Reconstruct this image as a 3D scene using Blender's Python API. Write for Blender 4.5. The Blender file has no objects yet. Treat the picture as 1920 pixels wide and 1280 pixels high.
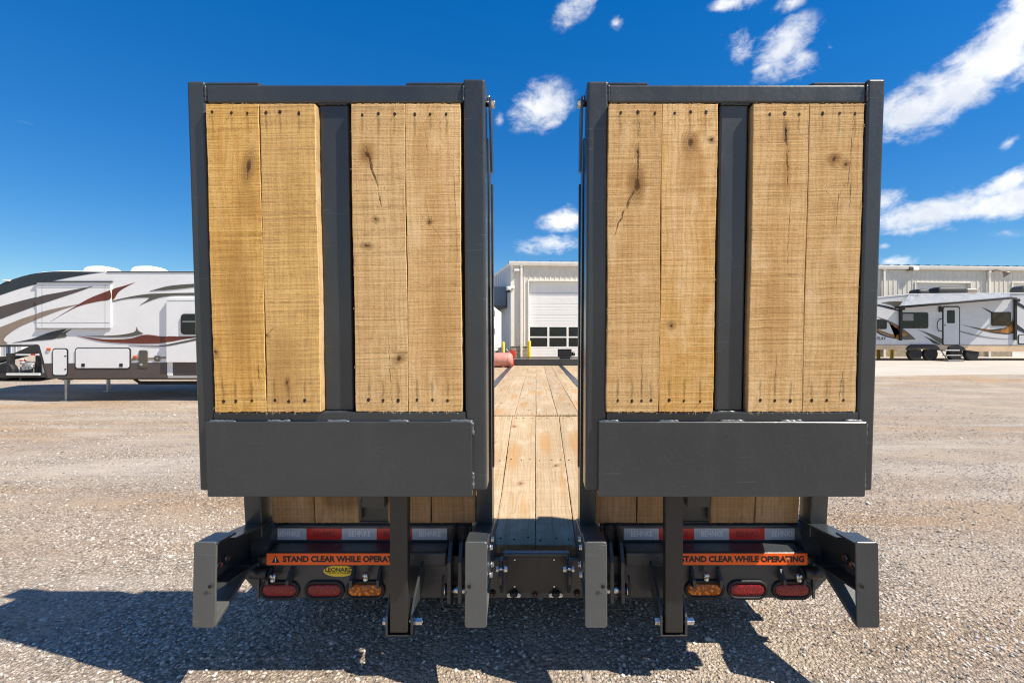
import bpy, bmesh, math, random
import numpy as np
from mathutils import Vector, Matrix, noise as mnoise

R = math.radians
rnd = random.Random(7)
sc = bpy.context.scene
col = sc.collection

# ------------------------------------------------------------------ camera
CAM_H, FOC, CX, CY = 1.6, 900.0, 1005.0, 636.0      # focal length and vanishing point of the 1920 px wide picture
cam_d = bpy.data.cameras.new('camera')
cam = bpy.data.objects.new('camera', cam_d)
col.objects.link(cam)
cam.location = (0, 0, CAM_H)
cam.rotation_euler = (R(90), 0, 0)
cam_d.sensor_width = 36
cam_d.lens = 36 * FOC / 1920
cam_d.shift_x = -(CX - 960) / 1920
cam_d.shift_y = -(640 - CY) / 1920
cam_d.clip_start = 0.05
cam_d.clip_end = 2000
sc.camera = cam


def PX(px, d): return (px - CX) * d / FOC
def PZ(py, d): return CAM_H - (py - CY) * d / FOC
def PT(px, py, d): return Vector((PX(px, d), d, PZ(py, d)))


# ------------------------------------------------------------------ node helper
class NT:
    def __init__(self, tree):
        self.t = tree
        tree.nodes.clear()

    def n(self, typ, inputs=None, **props):
        nd = self.t.nodes.new(typ)
        for k, v in props.items():
            setattr(nd, k, v)
        for k, v in (inputs or {}).items():
            s = nd.inputs[k]
            if isinstance(v, bpy.types.NodeSocket):
                self.t.links.new(v, s)
            else:
                s.default_value = v
        return nd

    def math(self, op, a, b=0.0, c=0.0, clamp=False):
        return self.n('ShaderNodeMath', {0: a, 1: b, 2: c}, operation=op, use_clamp=clamp).outputs[0]

    def vmath(self, op, a, b=(0, 0, 0)):
        return self.n('ShaderNodeVectorMath', {0: a, 1: b}, operation=op).outputs[0]

    def mix(self, fac, a, b, blend='MIX'):
        nd = self.n('ShaderNodeMix', data_type='RGBA', blend_type=blend)
        for i, v in ((0, fac), (6, a), (7, b)):
            if isinstance(v, bpy.types.NodeSocket):
                self.t.links.new(v, nd.inputs[i])
            else:
                nd.inputs[i].default_value = v if i == 0 or len(v) == 4 else (*v, 1)
        return nd.outputs[2]

    def noise(self, vec, scale, detail=4, rough=0.55, dist=0.0):
        return self.n('ShaderNodeTexNoise', {'Vector': vec, 'Scale': scale, 'Detail': detail, 'Roughness': rough, 'Distortion': dist}).outputs[0]

    def maprange(self, v, a, b, c=0.0, d=1.0, smooth=True):
        return self.n('ShaderNodeMapRange', {0: v, 1: a, 2: b, 3: c, 4: d}, interpolation_type='SMOOTHSTEP' if smooth else 'LINEAR').outputs[0]

    def mapping(self, vec, loc=(0, 0, 0), rot=(0, 0, 0), scale=(1, 1, 1), kind='POINT'):
        return self.n('ShaderNodeMapping', {'Vector': vec, 'Location': loc, 'Rotation': rot, 'Scale': scale}, vector_type=kind).outputs[0]

    def ramp(self, fac, stops):
        nd = self.n('ShaderNodeValToRGB', {0: fac})
        e = nd.color_ramp.elements
        while len(e) < len(stops):
            e.new(0.5)
        for el, (p, c) in zip(e, stops):
            el.position = p
            el.color = (*c, 1)
        return nd.outputs[0]


# ------------------------------------------------------------------ sun and sky
L = Vector((-0.70, 0.25, -1.0)).normalized()          # the way sunlight travels: from the right, slightly from behind the camera
sun_d = bpy.data.lights.new('sun', 'SUN')
sun_d.energy = 5.0
sun_d.angle = R(0.5)
sun_d.color = (1.0, 0.915, 0.79)
sun = bpy.data.objects.new('sun', sun_d)
col.objects.link(sun)
sun.rotation_euler = L.to_track_quat('-Z', 'Y').to_euler()
sun.location = (8, -4, 12)

world = bpy.data.worlds.new('World')
sc.world = world
world.use_nodes = True
W = NT(world.node_tree)
sky = W.n('ShaderNodeTexSky', sky_type='NISHITA', sun_disc=False)
sky.sun_elevation = math.asin(-L.z)
sky.sun_rotation = math.atan2(-L.x, -L.y)
sky.altitude = 800
sky.air_density = 1.1
sky.dust_density = 0.1
sky.ozone_density = 4.0
gen = W.n('ShaderNodeTexCoord').outputs['Generated']
sxyz = W.n('ShaderNodeSeparateXYZ', {0: gen})
az = W.math('ARCTAN2', sxyz.outputs[0], sxyz.outputs[1])
el = W.math('ARCSINE', sxyz.outputs[2])
azel = W.n('ShaderNodeCombineXYZ', {0: az, 1: el, 2: 0.0}).outputs[0]
CLOUDS = [  # centre and radii in picture pixels, tilt in degrees, weight
    (1015, 198, 62, 42, 20, 1), (1028, 225, 30, 28, 0, .8), (1060, 411, 48, 24, 10, 1), (1030, 460, 62, 20, 0, .9),
    (1075, 14, 46, 30, 25, .9), (1152, 50, 22, 17, 20, .7), (1372, 8, 46, 18, 0, .8), (1474, 8, 34, 22, 0, .8),
    (1470, 92, 66, 52, 20, 1), (1500, 118, 46, 34, 10, .9), (1385, 92, 44, 36, -30, .75), (1440, 128, 60, 22, 10, .7), (1557, 93, 12, 14, 0, .7),
    (1890, 62, 110, 55, 40, 1.3), (1790, 165, 150, 62, 22, 1.3), (1700, 210, 95, 50, 5, 1.3), (1850, 120, 110, 55, 20, 1.3), (1930, 30, 70, 60, 30, 1.3),
    (1960, 110, 80, 40, 30, 1), (1890, 334, 90, 20, 18, .9), (1745, 398, 130, 34, 8, 1.3), (1880, 378, 110, 30, 4, 1.3), (1715, 430, 75, 16, -3, .8),
    (1650, 385, 60, 30, 5, .9), (1672, 490, 50, 13, 0, .9), (1895, 262, 30, 14, 25, .6), (938, 220, 14, 17, 0, .6), (1658, 465, 20, 8, 0, .7),
    (2080, 320, 160, 40, 10, 1), (2150, 120, 200, 60, 20, 1), (2000, 430, 160, 18, 0, .8), (45, 231, 28, 8, -5, .35)]
cur = None
warp = W.n('ShaderNodeTexNoise', {'Vector': gen, 'Scale': 14.0, 'Detail': 3.0}).outputs['Color']
azw = W.vmath('ADD', azel, W.vmath('MULTIPLY', W.vmath('SUBTRACT', warp, (.5, .5, .5)), (.05, .03, 0)))
for (cx, cy, rx, ry, tilt, wt) in CLOUDS:
    dx, dz = (cx - CX), (CY - cy)
    h = math.hypot(dx, FOC)
    a0, e0 = math.atan2(dx, FOC), math.atan2(dz, h)
    sx = 1.30 * rx * FOC / (h * h)
    sy = 1.30 * ry * h / (h * h + dz * dz)
    v = W.mapping(azw, loc=(a0, e0, 0), rot=(0, 0, R(tilt)), scale=(sx, sy, 1), kind='TEXTURE')
    g = W.n('ShaderNodeTexGradient', {0: v}, gradient_type='SPHERICAL').outputs[1]
    g = W.math('MULTIPLY', g, wt)
    cur = g if cur is None else W.math('MAXIMUM', cur, g)
# unseen rest of the sky: noise clouds, thickened for a more neutral fill
far = W.maprange(sxyz.outputs[1], 0.35, -0.1)
fn = W.noise(W.vmath('MULTIPLY', gen, (1, 1, 2.2)), 2.6, 5, .55)
cur = W.math('MAXIMUM', cur, W.math('MULTIPLY', far, W.maprange(fn, .47, .66)))
stretch = W.vmath('MULTIPLY', gen, (1, 1, 1.6))
cn = W.noise(stretch, 11, 10, .62, .5)
cn2 = W.noise(stretch, 34, 10, .68, .4)
dens = W.math('ADD', W.math('MULTIPLY', cur, 1.35), W.math('ADD', W.math('MULTIPLY', W.math('SUBTRACT', cn, .5), 2.4), W.math('MULTIPLY', W.math('SUBTRACT', cn2, .5), 1.5)))
dens = W.maprange(dens, .16, 1.32)
dens = W.math('MULTIPLY', dens, W.maprange(cur, 0.0, .30))
shade = W.noise(gen, 9, 5, .6)
ccol = W.mix(W.maprange(shade, .35, .65), (6.2, 6.5, 7.0), (9.0, 8.9, 8.8))
deep = W.n('ShaderNodeGamma', {0: W.mix(1.0, sky.outputs[0], (.13, .13, .13), 'MULTIPLY'), 1: 1.28}).outputs[0]
sep = W.n('ShaderNodeSeparateColor', {0: deep}, mode='HSV')
flat = W.math('MULTIPLY', W.math('POWER', sep.outputs[2], .50), 6.5)
hsvc = W.n('ShaderNodeCombineColor', {0: sep.outputs[0], 1: W.math('MULTIPLY', sep.outputs[1], 1.24, clamp=True), 2: flat}, mode='HSV')
hs = W.n('ShaderNodeHueSaturation', {'Saturation': 1.0, 'Value': 1.0, 'Color': hsvc.outputs[0], 'Hue': .499})
skyc = W.mix(W.math('MULTIPLY', dens, .9), hs.outputs[0], ccol)
bg = W.n('ShaderNodeBackground', {'Color': skyc, 'Strength': 0.085})
W.n('ShaderNodeOutputWorld', {0: bg.outputs[0]})

vs = sc.view_settings
vs.view_transform = 'Standard'
vs.look = 'None'
vs.exposure = 0.68
vs.gamma = 1.0
vs.use_curve_mapping = False
sc.cycles.max_bounces = 5
sc.cycles.diffuse_bounces = 3
sc.cycles.glossy_bounces = 3
world.cycles.sampling_method = 'MANUAL'
world.cycles.sample_map_resolution = 256
sc.cycles.use_denoising = True
sc.cycles.caustics_reflective = False
sc.cycles.caustics_refractive = False
sc.cycles.filter_width = 1.15


# ------------------------------------------------------------------ materials
MATS = {}


def new_mat(name):
    m = bpy.data.materials.new(name)
    m.use_nodes = True
    t = NT(m.node_tree)
    p = t.n('ShaderNodeBsdfPrincipled')
    t.n('ShaderNodeOutputMaterial', {0: p.outputs[0]})
    MATS[name] = m
    return m, t, p


def link(t, a, b): t.t.links.new(a, b)


def simple(name, c, rough=.5, metal=0.0, var=.12, vscale=6.0, bump=0.0, bscale=120.0, coat=0.0, emit=0.0, dirt=None, spec=.5):
    m, t, p = new_mat(name)
    co = t.n('ShaderNodeTexCoord').outputs['Object']
    nz = t.noise(co, vscale, 5, .6)
    lo = tuple(x * (1 - var) for x in c)
    hi = tuple(min(1, x * (1 + var)) for x in c)
    cc = t.mix(t.maprange(nz, .3, .7), lo, hi)
    if dirt:
        dn = t.noise(co, vscale * 2.3, 8, .7)
        cc = t.mix(t.maprange(dn, .55, .8, 0, dirt[1]), cc, dirt[0])
    link(t, cc, p.inputs['Base Color'])
    p.inputs['Metallic'].default_value = metal
    link(t, t.maprange(t.noise(co, vscale * 3, 5, .6), .3, .7, rough * .85, min(1, rough * 1.15)), p.inputs['Roughness'])
    p.inputs['Specular IOR Level'].default_value = spec
    if coat:
        p.inputs['Coat Weight'].default_value = coat
        p.inputs['Coat Roughness'].default_value = .12
    if bump:
        b = t.n('ShaderNodeBump', {'Strength': bump, 'Distance': .002, 'Height': t.noise(co, bscale, 3, .6)})
        link(t, b.outputs[0], p.inputs['Normal'])
    if emit:
        link(t, cc, p.inputs['Emission Color'])
        p.inputs['Emission Strength'].default_value = emit
    return m


def paint(name, c, rough=.36):
    """sprayed machinery enamel: faint orange peel, road dust, runs and scuffs"""
    m, t, p = new_mat(name)
    co = t.n('ShaderNodeTexCoord').outputs['Object']
    oi = t.n('ShaderNodeObjectInfo')
    co = t.vmath('ADD', co, t.n('ShaderNodeCombineXYZ', {0: t.math('MULTIPLY', oi.outputs['Random'], 31.0), 2: t.math('MULTIPLY', oi.outputs['Random'], 17.0)}).outputs[0])
    big = t.noise(co, 3.0, 5, .6)
    cc = t.mix(t.maprange(big, .3, .7), tuple(x * .92 for x in c), tuple(x * 1.08 for x in c))
    dust = t.noise(t.mapping(co, scale=(9, 9, 3)), 1.0, 8, .68)
    cc = t.mix(t.maprange(dust, .5, .85, 0, .12), cc, (.16, .145, .12))
    scr = t.noise(t.mapping(co, rot=(0, .5, .2), scale=(7, 7, 160)), 1.0, 2, .5)
    scr = t.math('MULTIPLY', t.maprange(scr, .66, .72), t.maprange(t.noise(co, 7, 2), .52, .62))
    cc = t.mix(t.math('MULTIPLY', scr, .5), cc, tuple(min(1, x * 3.2) for x in c))
    link(t, cc, p.inputs['Base Color'])
    link(t, t.maprange(dust, .35, .8, rough * .85, rough * 1.5), p.inputs['Roughness'])
    hgt = t.math('ADD', t.noise(co, 55, 3, .55), t.math('MULTIPLY', t.noise(co, 5, 2, .5), 2.2))
    b = t.n('ShaderNodeBump', {'Strength': .16, 'Distance': .004, 'Height': hgt})
    link(t, b.outputs[0], p.inputs['Normal'])
    p.inputs['Coat Weight'].default_value = .25
    p.inputs['Coat Roughness'].default_value = .18
    return m


def wood(name, light, dark, knots=(), cracks=(), stains=(), seed=None, saw=1.0, grey=0.0, bumps=1.0, rings=.35):
    """rough-sawn plank: object x runs across, z along the board. knots (x, z, r, stretch, tilt), cracks (x, z, half length, tilt, width), stains (x, z, rx, rz, amount)"""
    m, t, p = new_mat(name)
    raw = t.n('ShaderNodeTexCoord').outputs['Object']
    if seed is None:
        r = t.n('ShaderNodeObjectInfo').outputs['Random']
        off = t.n('ShaderNodeCombineXYZ', {0: t.math('MULTIPLY', r, 37.0), 1: t.math('MULTIPLY', r, 11.0), 2: t.math('MULTIPLY', r, 83.0)}).outputs[0]
        rval = r
    else:
        off = t.n('ShaderNodeCombineXYZ', {0: seed * 3.71, 1: seed * 1.3, 2: seed * 7.77}).outputs[0]
        rval = (seed * .618) % 1.0
    co = t.vmath('ADD', raw, off)
    wob = t.n('ShaderNodeTexNoise', {'Vector': t.mapping(co, scale=(9, 9, 3.5)), 'Scale': 1.0, 'Detail': 3.0}).outputs['Color']
    wobv = t.vmath('SUBTRACT', wob, (.5, .5, .5))
    cow = t.vmath('ADD', co, t.vmath('MULTIPLY', wobv, (.03, .0, .02)))
    # knots pull the grain round themselves
    kn = None
    halo = None
    base_ = raw
    if seed is None:
        base_ = t.vmath('ADD', raw, t.n('ShaderNodeCombineXYZ', {0: t.math('MULTIPLY', t.math('SUBTRACT', rval, .5), .09), 2: t.math('MULTIPLY', t.math('SUBTRACT', t.math('FRACT', t.math('MULTIPLY', rval, 7.31)), .5), 1.6)}).outputs[0])
    fine = t.vmath('ADD', base_, t.vmath('MULTIPLY', t.vmath('SUBTRACT', t.n('ShaderNodeTexNoise', {'Vector': co, 'Scale': 45.0, 'Detail': 3.0}).outputs['Color'], (.5, .5, .5)), (.014, 0, .02)))
    for (kx, kz, kr, ks, kt) in knots:
        v = t.mapping(fine, loc=(kx, 0, kz), rot=(0, R(kt), 0), scale=(kr, 10, kr * ks), kind='TEXTURE')
        g = t.n('ShaderNodeTexGradient', {0: v}, gradient_type='SPHERICAL').outputs[1]
        v2 = t.mapping(fine, loc=(kx, 0, kz), rot=(0, R(kt), 0), scale=(kr * 3.0, 10, kr * ks * 3.2), kind='TEXTURE')
        g2 = t.n('ShaderNodeTexGradient', {0: v2}, gradient_type='SPHERICAL').outputs[1]
        kn = g if kn is None else t.math('MAXIMUM', kn, g)
        halo = g2 if halo is None else t.math('MAXIMUM', halo, g2)
    if halo is not None:
        cow = t.vmath('ADD', cow, t.n('ShaderNodeCombineXYZ', {0: t.math('MULTIPLY', halo, .045)}).outputs[0])
    # colour fields
    big = t.noise(t.mapping(cow, scale=(5, 5, 1.1)), 1.0, 4, .55)
    c = t.mix(t.maprange(big, .3, .72), dark, light)
    grain = t.noise(t.mapping(cow, scale=(130, 130, 3.0)), 1.0, 5, .65)
    c = t.mix(t.maprange(grain, .44, .75, 0, .26), c, tuple(x * .55 for x in dark))
    long_ = t.noise(t.mapping(cow, scale=(34, 34, .9)), 1.0, 4, .6)
    c = t.mix(t.maprange(long_, .48, .68, 0, .6), c, tuple(x * y for x, y in zip(dark, (.82, .74, .62))))
    ringv = t.n('ShaderNodeTexWave', {'Vector': t.mapping(cow, scale=(1, 1, .16)), 'Scale': 16.0, 'Distortion': 7.0, 'Detail': 2.0, 'Detail Scale': 1.4}, bands_direction='X').outputs[1]
    c = t.mix(t.maprange(ringv, .62, .98, 0, rings), c, tuple(x * .62 for x in dark))
    # band-saw marks across the board
    rs = t.mapping(t.vmath('ADD', co, t.vmath('MULTIPLY', wobv, (0, 0, .006))), rot=(0, R(1.2), 0))
    s1 = t.noise(t.mapping(rs, scale=(2.2, 2.2, 330)), 1.0, 3, .6)
    s2 = t.noise(t.mapping(rs, scale=(1.3, 1.3, 75)), 1.0, 4, .7)
    s3 = t.noise(t.mapping(rs, scale=(.7, .7, 22)), 1.0, 3, .75)
    patch = t.maprange(t.noise(t.mapping(co, scale=(7, 7, 4)), 1.0, 3, .6), .34, .66, .25, 1.0)
    strong = t.math('MULTIPLY', t.math('MULTIPLY', t.maprange(s2, .585, .70), patch), t.maprange(t.noise(t.mapping(co, scale=(9, 9, 30)), 1.0, 4, .65), .38, .58))
    c = t.mix(t.math('MULTIPLY', strong, .7 * saw), c, tuple(x * .30 for x in dark))
    fleck = t.maprange(t.noise(t.mapping(co, scale=(38, 38, 45)), 1.0, 5, .7), .36, .62)
    c = t.mix(t.math('MULTIPLY', t.math('MULTIPLY', t.maprange(s1, .47, .66), fleck), .66 * saw), c, tuple(x * .42 for x in dark))
    c = t.mix(t.math('MULTIPLY', t.maprange(s3, .58, .74), .26 * saw), c, tuple(x * .5 for x in dark))
    c = t.mix(t.math('MULTIPLY', t.maprange(s1, .52, .36), .38 * saw), c, tuple(min(1, x * 1.3) for x in light))
    pale = t.noise(t.mapping(co, scale=(11, 11, 5)), 1.0, 4, .6)
    c = t.mix(t.maprange(pale, .52, .72, 0, .5), c, tuple(min(1, x * k_) for x, k_ in zip(light, (1.12, 1.2, 1.4))))
    fib = t.noise(t.mapping(co, scale=(420, 420, 60)), 1.0, 2, .6)
    c = t.mix(t.maprange(fib, .55, .8, 0, .42), c, tuple(x * .4 for x in dark))
    sp = t.noise(co, 95, 2, .5)
    c = t.mix(t.maprange(sp, .68, .76, 0, .5), c, tuple(x * .3 for x in dark))
    dirt = t.noise(t.mapping(co, scale=(26, 26, 16)), 1.0, 9, .72)
    c = t.mix(t.maprange(dirt, .50, .76, 0, .40 * saw), c, tuple(x * y for x, y in zip(dark, (.68, .58, .46))))
    torn = t.noise(t.mapping(co, rot=(0, .35, 0), scale=(150, 150, 70)), 1.0, 6, .75)
    c = t.mix(t.maprange(torn, .55, .74, 0, .42 * saw), c, tuple(x * .42 for x in dark))
    c = t.mix(t.maprange(torn, .46, .32, 0, .35 * saw), c, tuple(min(1, x * 1.25) for x in light))
    for (sx, sz, rx, rz, am) in stains:
        v = t.mapping(fine, loc=(sx, 0, sz), scale=(rx, 10, rz), kind='TEXTURE')
        g = t.n('ShaderNodeTexGradient', {0: v}, gradient_type='SPHERICAL').outputs[1]
        c = t.mix(t.math('MULTIPLY', t.maprange(g, 0, .7), am if am > .34 else am * 1.9), c, (.10, .055, .022) if am > .34 else (.42, .21, .055))
    crk = None
    if kn is not None:
        c = t.mix(t.maprange(halo, .05, .9, 0, .62), c, (.25, .13, .05))
        rg_ = t.math('SINE', t.math('MULTIPLY', t.math('ADD', halo, t.math('MULTIPLY', grain, .08)), 46.0))
        c = t.mix(t.math('MULTIPLY', t.maprange(rg_, .1, 1), t.maprange(halo, .12, .6, 0, .4)), c, (.20, .10, .035))
        c = t.mix(t.maprange(kn, .1, .65, 0, .85), c, (.085, .036, .014))
    for (kx, kz, hl, kt, kw) in cracks:
        v = t.mapping(fine, loc=(kx, 0, kz), rot=(0, R(kt), 0), scale=(kw * .62, 10, hl), kind='TEXTURE')
        g = t.maprange(t.n('ShaderNodeTexGradient', {0: v}, gradient_type='SPHERICAL').outputs[1], .0, .45)
        crk = g if crk is None else t.math('MAXIMUM', crk, g)
    if crk is not None:
        crk = t.math('MULTIPLY', crk, t.maprange(t.noise(t.mapping(co, scale=(30, 30, 18)), 1.0, 4, .7), .36, .56))
        c = t.mix(t.math('MULTIPLY', crk, .8), c, (.045, .024, .012))
    tone = t.maprange(rval, 0, 1, .9, 1.08, False) if seed is None else .95 + .1 * rval
    c = t.n('ShaderNodeHueSaturation', {'Value': tone, 'Color': c, 'Saturation': 1.0 - grey}).outputs[0]
    link(t, c, p.inputs['Base Color'])
    p.inputs['Roughness'].default_value = .82
    p.inputs['Specular IOR Level'].default_value = .2
    h = t.math('ADD', t.math('MULTIPLY', s1, .55), t.math('MULTIPLY', s2, 1.1))
    h = t.math('ADD', h, t.math('MULTIPLY', grain, .3))
    h = t.math('ADD', h, t.math('MULTIPLY', torn, .9 * saw))
    h = t.math('ADD', h, t.math('MULTIPLY', t.noise(co, 210, 4, .7), .75))
    h = t.math('ADD', h, t.math('MULTIPLY', t.noise(t.mapping(co, rot=(0, .5, 0), scale=(60, 60, 130)), 1.0, 4, .7), .55))
    if crk is not None:
        h = t.math('SUBTRACT', h, t.math('MULTIPLY', crk, 1.2))
    if kn is not None:
        h = t.math('SUBTRACT', h, t.math('MULTIPLY', kn, .6))
    b = t.n('ShaderNodeBump', {'Strength': .75 * bumps, 'Distance': .0016, 'Height': h})
    link(t, b.outputs[0], p.inputs['Normal'])
    return m


paint('charcoal_paint', (.037, .0425, .0455))
paint('lit_charcoal_paint', (.085, .089, .087), .45)  # the charcoal enamel again, lightened: light falling on it put into the colour
paint('dark_paint', (.019, .0175, .016), .5)
paint('weld_paint', (.10, .108, .115), .3)
simple('zinc', (.62, .63, .64), .24, 1.0, .2, 40, .2, 200)
simple('rubber', (.012, .012, .013), .6, 0, .25, 20, .3, 90)
simple('black_plastic', (.012, .012, .013), .6, 0, .2, 12)
simple('nail_hole', (.012, .009, .006), .9)
simple('nail_steel', (.16, .13, .10), .6, .6)
simple('orange_decal', (.98, .13, .010), .42, 0, .06, 8)
simple('black_print', (.008, .008, .008), .5)
simple('white_print', (.75, .75, .75), .5)
simple('yellow_decal', (.78, .55, .02), .4, 0, .06)
simple('blue_decal', (.03, .06, .16), .4)
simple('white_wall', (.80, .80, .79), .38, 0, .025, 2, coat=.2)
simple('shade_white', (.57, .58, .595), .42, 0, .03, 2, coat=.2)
simple('white_paint', (.78, .78, .76), .45, 0, .05, 3)
simple('navy_vinyl', (.022, .028, .036), .3, 0, .1, 2)
simple('umber_vinyl', (.085, .066, .06), .35, 0, .08, 2)
simple('tan_vinyl', (.28, .215, .165), .4, 0, .08, 2)
simple('olive_vinyl', (.095, .085, .065), .38, 0, .1, 2)
simple('red_vinyl', (.15, .032, .018), .35, 0, .3, 1.2)
simple('amber_vinyl', (.26, .105, .015), .35, 0, .8, 3.0)
simple('grey_vinyl', (.24, .24, .245), .4)
simple('seam_grey', (.30, .31, .32), .5)
simple('peach_panel', (.62, .45, .29), .3, 0, .15, .8, coat=.3)
simple('beige_panel', (.66, .61, .52), .38, 0, .04, 1.5)
simple('white_trim', (.78, .75, .68), .4, 0, .05, 2)
simple('door_white', (.76, .75, .72), .42, 0, .03, 2)
simple('tinted_glass', (.012, .015, .018), .08, 0, .3, 3, spec=.35)
simple('brown_glass', (.03, .018, .010), .08, 0, .4, 3, spec=.35)
simple('yellow_paint', (.75, .50, .03), .5, 0, .1, 5, dirt=((.2, .13, .03), .4))
simple('pink_tank', (.56, .245, .20), .55, 0, .14, 5, dirt=((.72, .42, .36), .5))
simple('red_paint', (.62, .06, .025), .4, 0, .15, 6)
simple('blue_grey_panel', (.13, .18, .235), .45, 0, .08, 2)
simple('blue_panel', (.02, .06, .115), .4, 0, .15, 2)
simple('stone_block', (.30, .26, .20), .85, 0, .3, 7, .6, 30)
simple('orange_lens', (.6, .11, .015), .25, 0, .1)
simple('fabric_grey', (.48, .51, .56), .7, 0, .05, 2)
simple('galvanised', (.42, .43, .42), .4, .7, .15, 5)
wood('wood_deck', (.52, .395, .25), (.41, .295, .17), knots=((.03, .55, .012, 1.3, 20), (-.05, 1.5, .014, 1.2, -15), (.05, 2.6, .012, 1.4, 5), (-.04, 3.5, .012, 1.2, 30)),
     cracks=((.02, .4, .12, 3, .002),), stains=((-.03, .95, .07, .30, .28), (.05, 2.1, .06, .4, .25), (.0, 3.2, .05, .3, .26), (.06, .3, .03, .2, .22)), saw=.5, bumps=.6, grey=.04)
wood('wood_back', (.52, .33, .18), (.40, .225, .10), stains=((.02, .02, .14, .07, .5), (-.05, .10, .03, .2, .35)), saw=.5, bumps=.6)
wood('wood_edge', (.62, .45, .25), (.5, .33, .16), saw=.3, bumps=.5)


def lens_mat(name, c, cells, rough=.16):
    m, t, p = new_mat(name)
    co = t.n('ShaderNodeTexCoord').outputs['Object']
    vo = t.n('ShaderNodeTexVoronoi', {'Vector': t.mapping(co, scale=(1, .2, 1)), 'Scale': cells})
    cc = t.mix(t.maprange(vo.outputs['Distance'], .1, .6), tuple(min(1, x * 1.7) for x in c), tuple(x * .42 for x in c))
    fl = t.noise(co, 90, 4, .7)
    cc = t.mix(t.maprange(fl, .5, .75, 0, .5), cc, tuple(x * .35 for x in c))
    link(t, cc, p.inputs['Base Color'])
    p.inputs['Roughness'].default_value = rough
    p.inputs['Coat Weight'].default_value = .15
    b = t.n('ShaderNodeBump', {'Strength': .5, 'Distance': .003, 'Height': vo.outputs['Distance']})
    link(t, b.outputs[0], p.inputs['Normal'])
    return m


lens_mat('red_lens', (.36, .014, .018), 260)
lens_mat('amber_lens', (.75, .17, .008), 66)
lens_mat('dim_red_lens', (.10, .01, .012), 200)


def tape_mat(name, c):
    m, t, p = new_mat(name)
    co = t.n('ShaderNodeTexCoord').outputs['Object']
    vo = t.n('ShaderNodeTexChecker', {'Vector': t.mapping(co, rot=(0, R(45), 0)), 'Scale': 150.0, 'Color1': (*[x * 1.08 for x in c], 1), 'Color2': (*[x * .8 for x in c], 1)})
    cc = t.mix(t.maprange(t.noise(co, 40, 4, .6), .3, .7, 0, .4), vo.outputs['Color'], c)
    link(t, cc, p.inputs['Base Color'])
    p.inputs['Roughness'].default_value = .3
    p.inputs['Coat Weight'].default_value = .5
    return m


tape_mat('silver_tape', (.53, .56, .61))
tape_mat('red_tape', (.70, .022, .016))


# ------------------------------------------------------------------ geometry helpers
def NB(): return bmesh.new()


def add_box(bm, x0, x1, y0, y1, z0, z1, bev=0.0, seg=1, mi=0, mtx=None):
    x0, x1 = min(x0, x1), max(x0, x1)
    y0, y1 = min(y0, y1), max(y0, y1)
    z0, z1 = min(z0, z1), max(z0, z1)
    vs_ = [bm.verts.new(p) for p in ((x0, y0, z0), (x1, y0, z0), (x1, y1, z0), (x0, y1, z0), (x0, y0, z1), (x1, y0, z1), (x1, y1, z1), (x0, y1, z1))]
    fs = [bm.faces.new([vs_[i] for i in q]) for q in ((3, 2, 1, 0), (4, 5, 6, 7), (0, 1, 5, 4), (1, 2, 6, 5), (2, 3, 7, 6), (3, 0, 4, 7))]
    for f in fs:
        f.material_index = mi
    if bev:
        edges = list({e for f in fs for e in f.edges})
        r = bmesh.ops.bevel(bm, geom=edges, offset=bev, offset_type='OFFSET', segments=seg, profile=.5, affect='EDGES')
        vs_ = list({v for f in r['faces'] for v in f.verts} | {v for v in vs_ if v.is_valid})
        for f in {f for v in vs_ for f in v.link_faces}:
            f.material_index = mi
    if mtx is not None:
        bmesh.ops.transform(bm, matrix=mtx, verts=vs_)
    return vs_


def add_poly(bm, pts, axis, a, b, mi=0, bev=0.0):
    """prism: 2-D outline (counter-clockwise or not) extruded along an axis from a to b; the 2-D pair is (y,z), (x,z) or (x,y)"""
    def mk(p, t):
        return {'x': (t, p[0], p[1]), 'y': (p[0], t, p[1]), 'z': (p[0], p[1], t)}[axis]
    A = [bm.verts.new(mk(p, a)) for p in pts]
    B = [bm.verts.new(mk(p, b)) for p in pts]
    n = len(pts)
    fs = [bm.faces.new(A), bm.faces.new(B[::-1])]
    for i in range(n):
        fs.append(bm.faces.new((A[i], B[i], B[(i + 1) % n], A[(i + 1) % n])))
    for f in fs:
        f.material_index = mi
    bmesh.ops.recalc_face_normals(bm, faces=fs)
    if bev:
        edges = [e for f in fs[:2] for e in f.edges]
        bmesh.ops.bevel(bm, geom=edges, offset=bev, offset_type='OFFSET', segments=1, affect='EDGES')
    return A + B


def add_cyl(bm, p0, p1, r0, r1=None, n=16, mi=0, caps=True, smooth=True):
    p0, p1 = Vector(p0), Vector(p1)
    r1 = r0 if r1 is None else r1
    ax = (p1 - p0).normalized()
    u = ax.orthogonal().normalized()
    v = ax.cross(u)
    A, B = [], []
    for i in range(n):
        a = 2 * math.pi * i / n
        d = u * math.cos(a) + v * math.sin(a)
        A.append(bm.verts.new(p0 + d * r0))
        B.append(bm.verts.new(p1 + d * r1))
    fs = []
    for i in range(n):
        f = bm.faces.new((A[i], A[(i + 1) % n], B[(i + 1) % n], B[i]))
        f.smooth = smooth and n > 6
        fs.append(f)
    if caps:
        fs += [bm.faces.new(A[::-1]), bm.faces.new(B)]
    for f in fs:
        f.material_index = mi
    return A + B


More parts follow.
